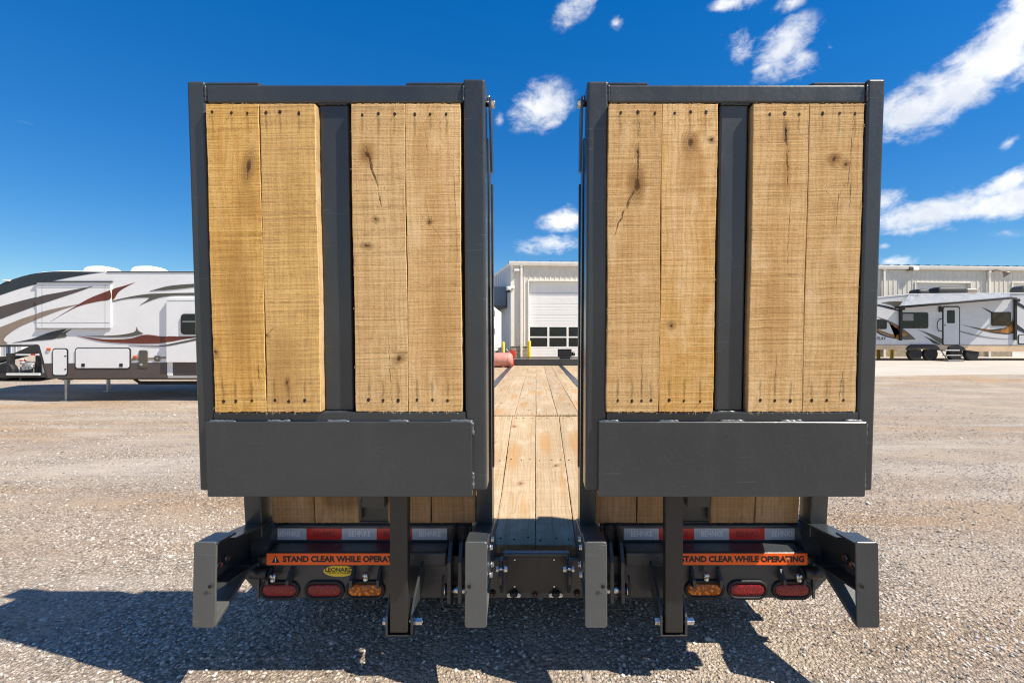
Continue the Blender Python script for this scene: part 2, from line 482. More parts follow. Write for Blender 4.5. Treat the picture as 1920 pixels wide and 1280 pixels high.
def add_tube(bm, pts, r, n=10, mi=0, wob=0.0):
    pts = [Vector(p) for p in pts]
    rings = []
    for k, p in enumerate(pts):
        d = (pts[min(k + 1, len(pts) - 1)] - pts[max(k - 1, 0)]).normalized()
        u = d.orthogonal().normalized() if k == 0 else (u - d * u.dot(d)).normalized()
        v = d.cross(u)
        rr = (r[k] if isinstance(r, (list, tuple)) else r) * (1 + wob * rnd.uniform(-1, 1))
        rings.append([bm.verts.new(p + (u * math.cos(2 * math.pi * i / n) + v * math.sin(2 * math.pi * i / n)) * rr) for i in range(n)])
    for a, b in zip(rings, rings[1:]):
        for i in range(n):
            f = bm.faces.new((a[i], a[(i + 1) % n], b[(i + 1) % n], b[i]))
            f.smooth = True
            f.material_index = mi
    bm.faces.new(rings[0][::-1]).material_index = mi
    bm.faces.new(rings[-1]).material_index = mi


def add_loft(bm, rings, cap0=False, cap1=True, mi=0, smooth=True):
    R_ = [[bm.verts.new(p) for p in ring] for ring in rings]
    n = len(R_[0])
    fs = []
    for a, b in zip(R_, R_[1:]):
        for i in range(n):
            f = bm.faces.new((a[i], a[(i + 1) % n], b[(i + 1) % n], b[i]))
            f.smooth = smooth
            fs.append(f)
    if cap0:
        fs.append(bm.faces.new(R_[0][::-1]))
    if cap1:
        fs.append(bm.faces.new(R_[-1]))
    for f in fs:
        f.material_index = mi
    bmesh.ops.recalc_face_normals(bm, faces=fs)


def stadium(w, h, n=8):
    r = h / 2
    c = w / 2 - r
    pts = []
    for s, a0 in ((1, -90), (-1, 90)):
        for i in range(n + 1):
            a = R(a0 + 180 * i / n)
            pts.append((s * c + r * math.cos(a), r * math.sin(a)))
    return pts


def rrect(x0, x1, z0, z1, r, n=4):
    pts = []
    for cx, cz, a0 in ((x1 - r, z0 + r, -90), (x1 - r, z1 - r, 0), (x0 + r, z1 - r, 90), (x0 + r, z0 + r, 180)):
        for i in range(n + 1):
            a = R(a0 + 90 * i / n)
            pts.append((cx + r * math.cos(a), cz + r * math.sin(a)))
    return pts


def bolt(bm, p, axis, r=.011, head=.012, shank=.03, nut=True, mi=0):
    """hex head at p, shank running along axis, nut at its end"""
    p, ax = Vector(p), Vector(axis).normalized()
    add_cyl(bm, p - ax * head, p, r, n=6, mi=mi)
    add_cyl(bm, p, p + ax * .003, r * 1.35, n=14, mi=mi)
    add_cyl(bm, p, p + ax * shank, r * .55, n=10, mi=mi)
    if nut:
        add_cyl(bm, p + ax * (shank * .72), p + ax * shank * .98, r, n=6, mi=mi)


WLOC = {}


def world_loc(o):
    v = Vector((0, 0, 0))
    while o is not None:
        v += o.location
        o = o.parent
    return v


def build(name, bm, mats, parent=None, local=False, origin=None, keep=False):
    """link a bmesh as one object; vertices are world coordinates, or the parent's own when local"""
    bm.verts.ensure_lookup_table()
    if origin is None:
        co = np.array([v.co[:] for v in bm.verts])
        lo, hi = co.min(0), co.max(0)
        origin = Vector(((lo[0] + hi[0]) / 2, (lo[1] + hi[1]) / 2, lo[2]))
    origin = Vector((0, 0, 0)) if keep else Vector(origin)
    if not keep:
        bmesh.ops.translate(bm, vec=-origin, verts=bm.verts)
    me = bpy.data.meshes.new(name)
    bm.to_mesh(me)
    bm.free()
    for m in ([mats] if isinstance(mats, str) else mats):
        me.materials.append(MATS[m])
    o = bpy.data.objects.new(name, me)
    col.objects.link(o)
    if parent is not None:
        o.parent = parent
        o.location = origin if local else origin - world_loc(parent)
    else:
        o.location = origin
    return o


def thing(name, loc, label, cat, group=None):
    o = bpy.data.objects.new(name, None)
    o.empty_display_size = .3
    col.objects.link(o)
    o.location = loc
    return tag(o, label, cat, group)


def tag(o, label, cat=None, group=None, kind=None):
    if label:
        o['label'] = label
    if cat:
        o['category'] = cat
    if group:
        o['group'] = group
    if kind:
        o['kind'] = kind
    return o


def boxo(name, mat, parent, x0, x1, y0, y1, z0, z1, bev=.004, local=False):
    bm = NB()
    add_box(bm, x0, x1, y0, y1, z0, z1, bev)
    return build(name, bm, mat, parent, local)


def text_mesh(name, body, x0, x1, z0, z1, y, mat, parent, bold=0.0, depth=.0006, local=False, shear=0.0):
    """flat lettering standing in the x-z plane, facing -y, stretched to fill the box"""
    cu = bpy.data.curves.new(name, 'FONT')
    cu.body = body
    cu.size = 1
    cu.offset = bold
    cu.shear = shear
    cu.resolution_u = 3
    tmp = bpy.data.objects.new('text_source', cu)
    col.objects.link(tmp)
    dg = bpy.context.evaluated_depsgraph_get()
    me = bpy.data.meshes.new_from_object(tmp.evaluated_get(dg))
    bpy.data.objects.remove(tmp)
    co = np.zeros(len(me.vertices) * 3)
    me.vertices.foreach_get('co', co)
    co = co.reshape(-1, 3)
    lo, hi = co.min(0), co.max(0)
    bm = NB()
    bm.from_mesh(me)
    bpy.data.meshes.remove(me)
    for v in bm.verts:
        v.co = Vector((x0 + (v.co.x - lo[0]) / (hi[0] - lo[0]) * (x1 - x0), y, z0 + (v.co.y - lo[1]) / (hi[1] - lo[1]) * (z1 - z0)))
    return build(name, bm, mat, parent, local)


def plank_mesh(w, h, t, nails=(), jag=.0009, endjag=.0022, seed=0, chips=0, nail_r=.0065):
    """a rough-sawn plank, front face at y=0 looking to -y, x centred, z from 0 up, ragged edges, countersunk nails; slots: wood, edge, hole, steel"""
    rg = random.Random(seed * 131 + 5)
    pts = []
    nz, nx = max(10, int(h / .03)), max(8, int(w / .009))
    wav = lambda k, s: .0014 * math.sin(k * 9 + s * 3.1 + seed)
    for i in range(nx):
        pts.append((-w / 2 + w * i / nx, -rg.random() ** 2 * endjag * 1.6))
    for i in range(nz):
        pts.append((w / 2 + rg.uniform(-1, 1) * jag + wav(i / nz, 1), h * i / nz))
    for i in range(nx):
        pts.append((w / 2 - w * i / nx, h + rg.uniform(-.4, .4) * endjag))
    for i in range(nz):
        pts.append((-w / 2 + rg.uniform(-1, 1) * jag + wav(i / nz, 2), h - h * i / nz))
    bm = NB()
    inset = [(x * (1 - .0018 / w * 2), h / 2 + (z - h / 2) * (1 - .002 / h * 2)) for x, z in pts]
    F = [bm.verts.new((x, 0, z)) for x, z in inset]
    G = [bm.verts.new((x, .0022, z)) for x, z in pts]
    B = [bm.verts.new((x, t, z)) for x, z in pts]
    n = len(pts)
    bm.faces.new(F[::1])
    bm.faces.new(B[::-1])
    for i in range(n):
        j = (i + 1) % n
        bm.faces.new((F[j], F[i], G[i], G[j]))
        bm.faces.new((G[j], G[i], B[i], B[j])).material_index = 1
    bmesh.ops.recalc_face_normals(bm, faces=bm.faces[:])
    for k in range(chips):                       # lifted splinters along the ends and sides
        side = rg.random()
        if side < .7:
            x, z = rg.uniform(-w / 2, w / 2), rg.choice((0, h)) + rg.uniform(-.004, .004)
        else:
            x, z = rg.choice((-w / 2, w / 2)), rg.uniform(0, h)
        l_ = rg.uniform(.004, .016)
        a = rg.uniform(-2.2, -.9)
        q = [bm.verts.new(p) for p in ((x - .0008, -.0005, z), (x + .0008, -.0005, z), (x + l_ * math.cos(a) * .7, -.0005 - l_ * .5, z + l_ * math.sin(a) * .7))]
        bm.faces.new(q).material_index = 1
    for (x, z) in nails:
        x += rg.uniform(-.002, .002)
        z += rg.uniform(-.003, .003)
        r = nail_r * rg.uniform(.8, 1.1)
        ring = [bm.verts.new((x + r * (1 + rg.uniform(-.2, .2)) * math.cos(a), -.0006, z + 1.25 * r * (1 + rg.uniform(-.2, .2)) * math.sin(a))) for a in [2 * math.pi * i / 9 for i in range(9)]]
        f = bm.faces.new(ring)
        f.material_index = 2
        if f.normal.y > 0:
            f.normal_flip()
        s = r * .42
        q = [bm.verts.new((x + s * .3 + s * c, -.0012, z - s * .4 + s * d)) for c, d in ((-.9, -.5), (.8, -.8), (1, .6), (-.2, .9))]
        f = bm.faces.new(q)
        f.material_index = 3
        if rg.random() < .6:                     # a bent nail tip or splinter standing proud of the hole
            l_ = rg.uniform(.006, .014)
            q = [bm.verts.new(p) for p in ((x - .0012, -.0006, z), (x + .0012, -.0006, z), (x + .0006, -l_, z + .002), (x - .0006, -l_, z + .002))]
            bm.faces.new(q).material_index = 3
    return bm


def wheel(parent, c, r, w, side=-1, axis='y', rim='galvanised', tyre='rubber', rimlabel=None):
    """tyre with a dished rim; the outer side looks towards side*axis"""
    c = Vector(c)
    ax = Vector((0, 1, 0)) if axis == 'y' else Vector((1, 0, 0))
    u = Vector((1, 0, 0)) if axis == 'y' else Vector((0, 1, 0))
    n = 28

    def ring(rad, off): return [c + ax * off * -side * -1 + (u * math.cos(2 * math.pi * i / n) + Vector((0, 0, 1)) * math.sin(2 * math.pi * i / n)) * rad for i in range(n)]
    bm = NB()
    h = w / 2
    add_loft(bm, [ring(rr, o) for rr, o in ((r * .6, -h * .85), (r * .8, -h), (r * .95, -h * .85), (r, -h * .55), (r, h * .55), (r * .95, h * .85), (r * .8, h), (r * .6, h * .85))], cap0=True, cap1=True)
    t = build('wheel', bm, tyre, parent)
    bm = NB()
    add_loft(bm, [ring(rr, side * o) for rr, o in ((r * .61, h * .9), (r * .58, h * 1.0), (r * .5, h * .6), (r * .22, h * .7), (r * .16, h * 1.05))], cap1=True)
    for i in range(6):
        a = 2 * math.pi * i / 6
        p = c + ax * (side * h * .66) + (u * math.cos(a) + Vector((0, 0, 1)) * math.sin(a)) * r * .33
        add_cyl(bm, p, p + ax * side * .02, r * .045, n=6)
    build('rim', bm, rim, t)
    return t


def smooth_outline(pts, sub=5, corner=75):
    """closed Catmull-Rom through the points; sharp tips stay sharp"""
    n = len(pts)
    P = [Vector((p[0], p[1])) for p in pts]
    sharp = []
    for i in range(n):
        a, b = (P[i - 1] - P[i]), (P[(i + 1) % n] - P[i])
        sharp.append(a.length > 0 and b.length > 0 and math.degrees(a.angle(b)) < corner)
    out = []
    for i in range(n):
        p1, p2 = P[i], P[(i + 1) % n]
        p0 = P[i - 1] if not sharp[i] else p1
        p3 = P[(i + 2) % n] if not sharp[(i + 1) % n] else p2
        for k in range(sub):
            t = k / sub
            q = .5 * ((2 * p1) + (p2 - p0) * t + (2 * p0 - 5 * p1 + 4 * p2 - p3) * t * t + (3 * p1 - p0 - 3 * p2 + p3) * t ** 3)
            out.append((q.x, q.y))
    return out


# ------------------------------------------------------------------ the ground
def ground_z(x, y):
    t = min(1, max(0, (y - 12.2) / 9.5))
    z = .57 * t * t * (3 - 2 * t)
    k = min(1, max(0, (y - 3.4) / 4))
    f = min(1, max(0, (y - 3.2) / 8.0))
    z += .2 * (1 - f * f * (3 - 2 * f))
    return z + k * .022 * mnoise.noise((x * .35, y * .5, 0)) * (1 if y < 16 else .3)


def axis_steps(lo, hi, c, fine, grow):
    a = [c]
    s = fine
    while a[-1] < hi:
        a.append(a[-1] + s)
        s *= grow
    b = [c]
    s = fine
    while b[-1] > lo:
        b.append(b[-1] - s)
        s *= grow
    return sorted(set(b + a))


xs = axis_steps(-420, 420, 0, .35, 1.05)
ys = axis_steps(-80, 700, 3, .30, 1.05)
bm = NB()
grid = [[bm.verts.new((x, y, ground_z(x, y))) for x in xs] for y in ys]
for j in range(len(ys) - 1):
    for i in range(len(xs) - 1):
        bm.faces.new((grid[j][i], grid[j][i + 1], grid[j + 1][i + 1], grid[j + 1][i])).smooth = True

m, t, p = new_mat('gravel_ground')
co = t.n('ShaderNodeTexCoord').outputs['Object']
big = t.noise(t.mapping(co, scale=(.16, .55, 1)), 1.0, 5, .6)
mid = t.noise(t.mapping(co, scale=(.55, 1.5, 1)), 1.0, 6, .65, .4)
base = t.mix(t.maprange(big, .35, .65), (.37, .28, .19), (.42, .345, .265))
base = t.mix(t.maprange(mid, .50, .66, 0, .75), base, (.41, .27, .15))
base = t.mix(t.maprange(mid, .47, .33, 0, .7), base, (.47, .415, .355))
fine = t.noise(co, 55, 6, .75)
base = t.mix(t.maprange(fine, .35, .7, .0, .55), base, (.23, .195, .155))
v1 = t.n('ShaderNodeTexVoronoi', {'Vector': co, 'Scale': 58.0, 'Randomness': 1.0})
v2 = t.n('ShaderNodeTexVoronoi', {'Vector': co, 'Scale': 130.0, 'Randomness': 1.0})
gcol = t.ramp(t.n('ShaderNodeSeparateColor', {0: v1.outputs['Color']}).outputs[0], [(0, (.10, .085, .07)), (.22, (.27, .215, .165)), (.5, (.40, .33, .255)), (.8, (.50, .43, .35)), (1, (.64, .585, .52))])
gcol2 = t.ramp(t.n('ShaderNodeSeparateColor', {0: v2.outputs['Color']}).outputs[0], [(0, (.15, .12, .09)), (.3, (.32, .255, .19)), (.7, (.45, .37, .285)), (1, (.60, .54, .46))])
gcol = t.mix(t.maprange(v1.outputs['Distance'], .3, .62, 0, .8), gcol, (.20, .165, .13))
cover = t.maprange(t.math('ADD', t.noise(t.mapping(co, scale=(.8, 1.4, 1)), 1.0, 6, .7), t.math('MULTIPLY', fine, .25)), .52, .70, .22, .95)
base = t.mix(.55, base, gcol2)
cc = t.mix(cover, base, gcol)
wash = t.noise(t.mapping(co, scale=(.10, .33, 1), rot=(0, 0, .12)), 1.0, 4, .55)
cc = t.mix(t.maprange(wash, .5, .68, 0, .8), cc, (1.0, .84, .66), 'MULTIPLY')
cc = t.mix(t.maprange(wash, .46, .33, 0, .20), cc, (.54, .48, .41))
streak = t.noise(t.mapping(co, scale=(.22, 1.5, 1), rot=(0, 0, -.06)), 1.0, 5, .6)
cc = t.mix(t.maprange(streak, .52, .68, 0, .7), cc, (1.0, .86, .70), 'MULTIPLY')
cc = t.mix(t.maprange(streak, .48, .34, 0, .22), cc, (.60, .54, .47))
cc = t.n('ShaderNodeHueSaturation', {'Value': 1.28, 'Color': cc, 'Saturation': .92}).outputs[0]
link(t, cc, p.inputs['Base Color'])
p.inputs['Roughness'].default_value = .95
p.inputs['Specular IOR Level'].default_value = .12
hh = t.math('ADD', t.math('MULTIPLY', v1.outputs['Distance'], -1.0), t.math('MULTIPLY', v2.outputs['Distance'], -.5))
hh = t.math('ADD', hh, t.math('MULTIPLY', fine, .8))
b = t.n('ShaderNodeBump', {'Strength': 1.0, 'Distance': .016, 'Height': hh})
link(t, b.outputs[0], p.inputs['Normal'])
ground = build('ground', bm, 'gravel_ground', keep=True)
tag(ground, 'tan gravel yard with tyre-packed dirt patches', kind='structure')

# concrete apron in front of the buildings
m, t, p = new_mat('concrete')
co = t.n('ShaderNodeTexCoord').outputs['Object']
c = t.mix(t.maprange(t.noise(t.mapping(co, scale=(.3, 1.2, 1)), 1.0, 6, .65), .3, .7), (.39, .35, .295), (.47, .43, .37))
c = t.mix(t.maprange(t.noise(co, 30, 5, .7), .5, .8, 0, .3), c, (.30, .27, .23))
link(t, c, p.inputs['Base Color'])
p.inputs['Roughness'].default_value = .85
bm = NB()
axs = [x * 1.25 for x in range(2, 56)]
rows = []
for k in range(15):
    f = k / 14
    rows.append([bm.verts.new((x, y, ground_z(x, y) + (.012 if k else -.03))) for x in axs for y in [(16.35 + .075 * (x - 11.6)) * (1 - f) + 30.0 * f]])
for a, b_ in zip(rows, rows[1:]):
    for i in range(len(axs) - 1):
        bm.faces.new((a[i], a[i + 1], b_[i + 1], b_[i])).smooth = True
tag(build('concrete_apron', bm, 'concrete', keep=True), 'pale concrete apron before the beige building', kind='structure')

# loose stones: one scattered mass, instances of a few stone shapes by geometry nodes
m, t, p = new_mat('loose_stone')
r = t.n('ShaderNodeObjectInfo').outputs['Random']
c = t.ramp(r, [(0, (.09, .075, .065)), (.16, (.22, .18, .145)), (.40, (.37, .30, .23)), (.66, (.46, .38, .295)), (.88, (.50, .435, .36)), (1, (.58, .53, .47))])
co = t.n('ShaderNodeTexCoord').outputs['Object']
c = t.mix(t.maprange(t.noise(co, 3, 4, .7), .45, .75, 0, .35), c, (.36, .28, .20))
c = t.n('ShaderNodeHueSaturation', {'Value': 1.06, 'Color': c, 'Saturation': .60}).outputs[0]
link(t, c, p.inputs['Base Color'])
p.inputs['Roughness'].default_value = .9
p.inputs['Specular IOR Level'].default_value = .2


def stone_mesh(k):
    rg = random.Random(k)
    b = NB()
    bmesh.ops.create_icosphere(b, subdivisions=1, radius=1)
    sx, sy, sz = rg.uniform(.75, 1.25), rg.uniform(.6, 1), rg.uniform(.42, .7)
    for v in b.verts:
        f = rg.uniform(.72, 1.12)
        v.co = Vector((v.co.x * sx * f, v.co.y * sy * f, v.co.z * sz * f))
    me = bpy.data.meshes.new('stone_shape')
    b.to_mesh(me)
    b.free()
    me.materials.append(MATS['loose_stone'])
    return me


def scatter_points():
    g = np.random.default_rng(3)
    out = []
    for (x0, x1, y0, y1, per, smin, smax) in ((-3.6, 3.6, 1.0, 3.6, 3000, .0030, .0115), (-6.5, 6.5, 3.6, 6.5, 620, .005, .013), (-10, 10, 6.5, 12, 150, .007, .016), (-6.5, -3.6, 1.2, 3.6, 300, .005, .012), (3.6, 6.5, 1.2, 3.6, 300, .005, .012)):
        n = int((x1 - x0) * (y1 - y0) * per)
        x, y = g.uniform(x0, x1, n), g.uniform(y0, y1, n)
        # stones lie in drifts, with bare packed dirt between
        d = np.array([mnoise.noise((a * .9, b_ * 1.3, 4.2)) + .5 * mnoise.noise((a * 2.7, b_ * 2.7, 1.2)) for a, b_ in zip(x, y)])
        keep = g.uniform(0, 1, n) < np.clip(.56 + 1.3 * d, .10, 1)
        x, y = x[keep], y[keep]
        s = smin + (smax - smin) * g.power(.45, len(x)) * 1.0
        big_ = g.uniform(0, 1, len(x)) < .012
        s[big_] *= 2.0
        out.append(np.stack([x, y, s], 1))
    return np.concatenate(out)


pts = scatter_points()
me = bpy.data.meshes.new('loose_gravel')
zz = np.array([ground_z(a, b_) for a, b_ in pts[:, :2]])
me.from_pydata(np.stack([pts[:, 0], pts[:, 1], zz + pts[:, 2] * .18], 1).tolist(), [], [])
at = me.attributes.new('size', 'FLOAT', 'POINT')
at.data.foreach_set('value', pts[:, 2].astype(np.float32))
g_ = np.random.default_rng(9)
at = me.attributes.new('turn', 'FLOAT_VECTOR', 'POINT')
at.data.foreach_set('vector', np.stack([g_.uniform(-.5, .5, len(pts)), g_.uniform(-.5, .5, len(pts)), g_.uniform(0, 6.28, len(pts))], 1).astype(np.float32).ravel())
gravel = bpy.data.objects.new('loose_gravel', me)
col.objects.link(gravel)
tag(gravel, 'loose crushed stone scattered over the yard', 'gravel', kind='stuff')
ng = bpy.data.node_groups.new('scatter_stones', 'GeometryNodeTree')
ng.interface.new_socket('Geometry', in_out='INPUT', socket_type='NodeSocketGeometry')
ng.interface.new_socket('Geometry', in_out='OUTPUT', socket_type='NodeSocketGeometry')
gi, go = ng.nodes.new('NodeGroupInput'), ng.nodes.new('NodeGroupOutput')
iop = ng.nodes.new('GeometryNodeInstanceOnPoints')
iop.inputs['Pick Instance'].default_value = True
a1, a2 = ng.nodes.new('GeometryNodeInputNamedAttribute'), ng.nodes.new('GeometryNodeInputNamedAttribute')
a1.data_type = 'FLOAT'
a1.inputs[0].default_value = 'size'
a2.data_type = 'FLOAT_VECTOR'
a2.inputs[0].default_value = 'turn'
stone_col = bpy.data.collections.new('stone_shapes')
for k in range(7):
    so = bpy.data.objects.new('stone_shape', stone_mesh(k))
    stone_col.objects.link(so)
ci = ng.nodes.new('GeometryNodeCollectionInfo')
ci.inputs[0].default_value = stone_col
ci.inputs['Separate Children'].default_value = True
lk = ng.links.new
lk(gi.outputs[0], iop.inputs['Points'])
lk(ci.outputs[0], iop.inputs['Instance'])
lk(a1.outputs[0], iop.inputs['Scale'])
lk(a2.outputs[0], iop.inputs['Rotation'])
lk(iop.outputs[0], go.inputs[0])
md = gravel.modifiers.new('scatter', 'NODES')
md.node_group = ng


# ------------------------------------------------------------------ the flatbed trailer, seen from behind with both ramps folded up
trailer = thing('flatbed_trailer', (0, 2.3, 0), 'charcoal flatbed equipment trailer with timber deck and two raised loading ramps', 'trailer')
RY, RZ, LEAN = 1.86, 1.017, 2.6


def RV(py):
    k = (CY - py) / FOC
    return (CAM_H - RZ + k * RY) / (math.cos(R(LEAN)) + math.sin(R(LEAN)) * k)


PLANKS = {-1: [(-1.236, -1.036), (-1.034, -.826), (-.693, -.491), (-.489, -.284)],
          1: [(.271, .471), (.473, .680), (.815, 1.022), (1.024, 1.228)]}
NAILS_TOP = {-1: [(407, 442, 472), (506, 532, 567), (682, 711, 741), (779, 808, 838)], 1: [(1161, 1193, 1225), (1262, 1290, 1319), (1440, 1468, 1495), (1539, 1570, 1600)]}
NAILS_BOT = {-1: [(427, 450, 480), (522, 548, 578), (694, 721, 749), (784, 812, 841)], 1: [(1156, 1182, 1200, 1217), (1251, 1279, 1308), (1422, 1450, 1479), (1518, 1546, 1577)]}


def fx(px, py):                       # world x on the ramp face
    return (px - CX) / FOC * (RY - math.sin(R(LEAN)) * RV(py))


TAN_L, TAN_D = (.86, .57, .275), (.72, .43, .17)
OCH_L, OCH_D = (.84, .52, .175), (.70, .375, .095)
# knots, cracks and stains read off each board as (picture x, picture y, ...)
FEAT = {
    (-1, 0): dict(light=OCH_L, dark=OCH_D, k=[(474, 315, .013, 2.6, 14), (412, 660, .009, 1.3, -20)], c=[(471, 330, .030, 8, .004), (492, 700, .05, 0, .003)], s=[(455, 560, .08, .35, .30), (470, 380, .06, .10, .28)]),
    (-1, 1): dict(light=OCH_L, dark=TAN_D, k=[(506, 628, .008, .8, 10), (545, 715, .006, 2.2, 5)], c=[(516, 618, .022, 48, .0018), (503, 690, .12, 0, .004)], s=[(540, 690, .10, .22, .26), (560, 400, .06, .3, .16)]),
    (-1, 2): dict(light=TAN_L, dark=TAN_D, k=[(690, 292, .011, 1.4, -30), (706, 412, .008, 1, 0), (690, 462, .012, .7, 10), (750, 672, .010, 1.5, 35)], c=[(700, 320, .10, -15, .010), (712, 365, .06, -10, .007), (733, 690, .19, -2, .0022), (726, 580, .10, 1, .0016)], s=[(690, 290, .05, .07, .33)]),
    (-1, 3): dict(light=TAN_L, dark=TAN_D, k=[(806, 418, .006, 1, 0)], c=[(803, 400, .07, -8, .0018), (812, 400, .07, 10, .0018), (808, 420, .05, 72, .0018), (790, 405, .045, -38, .0018), (822, 440, .05, -35, .0018), (855, 400, .24, -2, .0016), (800, 265, .07, -8, .0016)], s=[(830, 620, .06, .3, .18), (790, 300, .05, .2, .16)]),
    (1, 0): dict(light=TAN_L, dark=TAN_D, k=[(1192, 350, .016, 2.2, 0), (1192, 290, .007, 2, 0)], c=[(1193, 300, .12, 0, .006), (1163, 410, .10, 22, .006), (1178, 380, .05, 24, .010), (1200, 700, .10, 0, .0024), (1191, 225, .04, 35, .0018), (1196, 240, .06, 0, .003)], s=[(1190, 345, .05, .08, .32)]),
    (1, 1): dict(light=TAN_L, dark=OCH_D, k=[(1290, 272, .016, 1.3, 0), (1255, 609, .009, 1, 0), (1328, 268, .009, .8, 40)], c=[(1328, 268, .02, 60, .003)], s=[(1292, 320, .07, .14, .28)]),
    (1, 2): dict(light=TAN_L, dark=TAN_D, k=[(1470, 250, .007, 3.2, 2)], c=[(1470, 262, .06, -2, .008), (1473, 310, .10, -2, .006), (1476, 430, .18, 2, .0022), (1450, 700, .10, 3, .0016)], s=[(1472, 320, .022, .16, .32), (1450, 600, .08, .3, .18)]),
    (1, 3): dict(light=TAN_L, dark=TAN_D, k=[(1560, 300, .013, .8, -30), (1582, 310, .007, 1.4, 0)], c=[(1591, 290, .22, 3, .0025), (1590, 370, .06, 0, .003), (1566, 400, .16, 2, .0018), (1551, 370, .05, -30, .0018), (1574, 360, .05, 24, .0018), (1573, 720, .08, 6, .003)], s=[(1562, 300, .05, .04, .33)]),
}


def profile_box(bm, x0, x1, pts):
    add_poly(bm, pts, 'x', x0, x1, bev=.004)


def make_ramp(side):
    cx = side * .745
    ramp_label = ('left' if side < 0 else 'right') + ' ramp folded upright, four rough timber boards facing out'
    bm = NB()
    # inner webs and cross tubes: what holds front and back frame together
    for a in (.222, 1.262):
        add_poly(bm, [(.085, .02), (.33, -.10), (.27, 1.36), (.085, 1.44)], 'x', side * a - cx - .004, side * a - cx + .004)
    xi, xo = sorted((side * .28 - cx, side * 1.225 - cx))
    add_box(bm, (-.86 if side < 0 else .645) - cx, (-.66 if side < 0 else .85) - cx, .0765, .086, RV(775), RV(190))  # strips added behind the board gaps so no sky shines through
    for a0, a1 in ((.255, .325), (1.18, 1.245)):
        x0, x1 = sorted((side * a0 - cx, side * a1 - cx))
        add_box(bm, x0, x1, .0866, .095, RV(775), RV(190))
    for v0, v1, w0, w1 in ((-.045, .03, .12, .20), (-.31, -.19, .421, .450), (.30, .36, .10, .20), (.75, .81, .10, .20), (1.2, 1.26, .10, .20)):  # the lowest, rearmost bar is added to cover bright slits of sunlit deck
        add_box(bm, xi, xo, w0, w1, v0, v1, .006)
    ramp = build('ramp', bm, 'charcoal_paint', trailer, local=True, keep=True)
    ramp.location = Vector((cx, RY, RZ)) - trailer.location
    ramp.rotation_euler = (R(LEAN), 0, 0)
    ramp['label'] = ramp_label
    vt = RV(150)
    # front side beams
    for a0, a1 in ((.190, .270), (1.231, 1.297)):
        x0, x1 = sorted((side * a0 - cx, side * a1 - cx))
        bm = NB()
        add_box(bm, x0, x1, -.010, .085, 0, vt - (.008 if (a0 > 1) == (side < 0) else 0), .009, 3)
        build('side_beam', bm, 'charcoal_paint', ramp, True)
    # back side beams run on down to the hinge
    for a0, a1 in ((.200, .272), (1.255, 1.332)):
        x0, x1 = sorted((side * a0 - cx, side * a1 - cx))
        bm = NB()
        profile_box(bm, x0, x1, [(.325, -.34), (.425, -.34), (.345, 1.40), (.25, 1.43)])
        build('back_beam', bm, 'charcoal_paint', ramp, True)
    # rails between the beams
    x0, x1 = sorted((side * .2705 - cx, side * 1.2305 - cx))
    bm = NB()
    add_box(bm, x0, x1, -.004, .08, RV(193.5), RV(160), .007, 3)
    build('top_rail', bm, 'charcoal_paint', ramp, True)
    bm = NB()
    add_box(bm, x0, x1, -.0136, .08, RV(790), RV(771.5), .002, 2)
    build('bottom_rail', bm, 'charcoal_paint', ramp, True)
    # centre channel
    c0, c1 = ((-.815, -.705) if side < 0 else (.692, .797))
    bm = NB()
    add_box(bm, c0 - cx, c1 - cx, .008, .075, RV(771), RV(194), .007, 3)
    build('centre_channel', bm, 'charcoal_paint', ramp, True)
    # plate at the foot
    p0, p1 = ((-1.255, -.243) if side < 0 else (.238, 1.257))
    bm = NB()
    add_poly(bm, rrect(p0 - cx, p1 - cx, RV(926), RV(788), .006), 'y', -.028, -.014, bev=.002)
    build('foot_plate', bm, 'charcoal_paint', ramp, True)
    # weld beads along the foot plate
    segs = {-1: [(398, 448), (505, 550), (617, 658), (731, 770), (845, 888)], 1: [(1121, 1160), (1232, 1270), (1346, 1392), (1458, 1500), (1577, 1612)]}[side]
    for a, b_ in segs:
        bm = NB()
        n = max(6, int((b_ - a) / 4))
        zt = RV(787.5)
        q = [(fx(a + (b_ - a) * i / n, 787) - cx, -.0175 + rnd.uniform(-.0015, .0015), zt + rnd.uniform(-.0012, .0012)) for i in range(n + 1)]
        rr = [.0068 * (0.35 if i in (0, n) else 1) for i in range(n + 1)]
        add_tube(bm, q, rr, 7, wob=.28)
        build('weld_bead', bm, 'weld_paint', ramp, True)
    xe = p1 - cx + .001
    for v0, v1 in ((RV(815), RV(789)), (RV(914), RV(882))):
        bm = NB()
        n = 12
        add_tube(bm, [(xe + rnd.uniform(-.001, .001), -.0175, v0 + (v1 - v0) * i / n) for i in range(n + 1)], [.0062 * (.4 if i in (0, n) else 1) for i in range(n + 1)], 7, wob=.3)
        build('weld_bead', bm, 'weld_paint', ramp, True)
    # corner welds at the top
    for a in (.2705, 1.2305):
        bm = NB()
        add_tube(bm, [(side * a - cx + rnd.uniform(-.001, .001), -.006, RV(192) + (RV(162) - RV(192)) * i / 9) for i in range(10)], .0045, 6, wob=.35)
        build('weld_bead', bm, 'charcoal_paint', ramp, True)
    for vv in (RV(772), RV(194.5)):
        bm = NB()
        add_tube(bm, [(c0 - cx + (c1 - c0) * i / 14, .004, vv + rnd.uniform(-.001, .001)) for i in range(15)], .004, 6, wob=.4)
        build('weld_bead', bm, 'charcoal_paint', ramp, True)
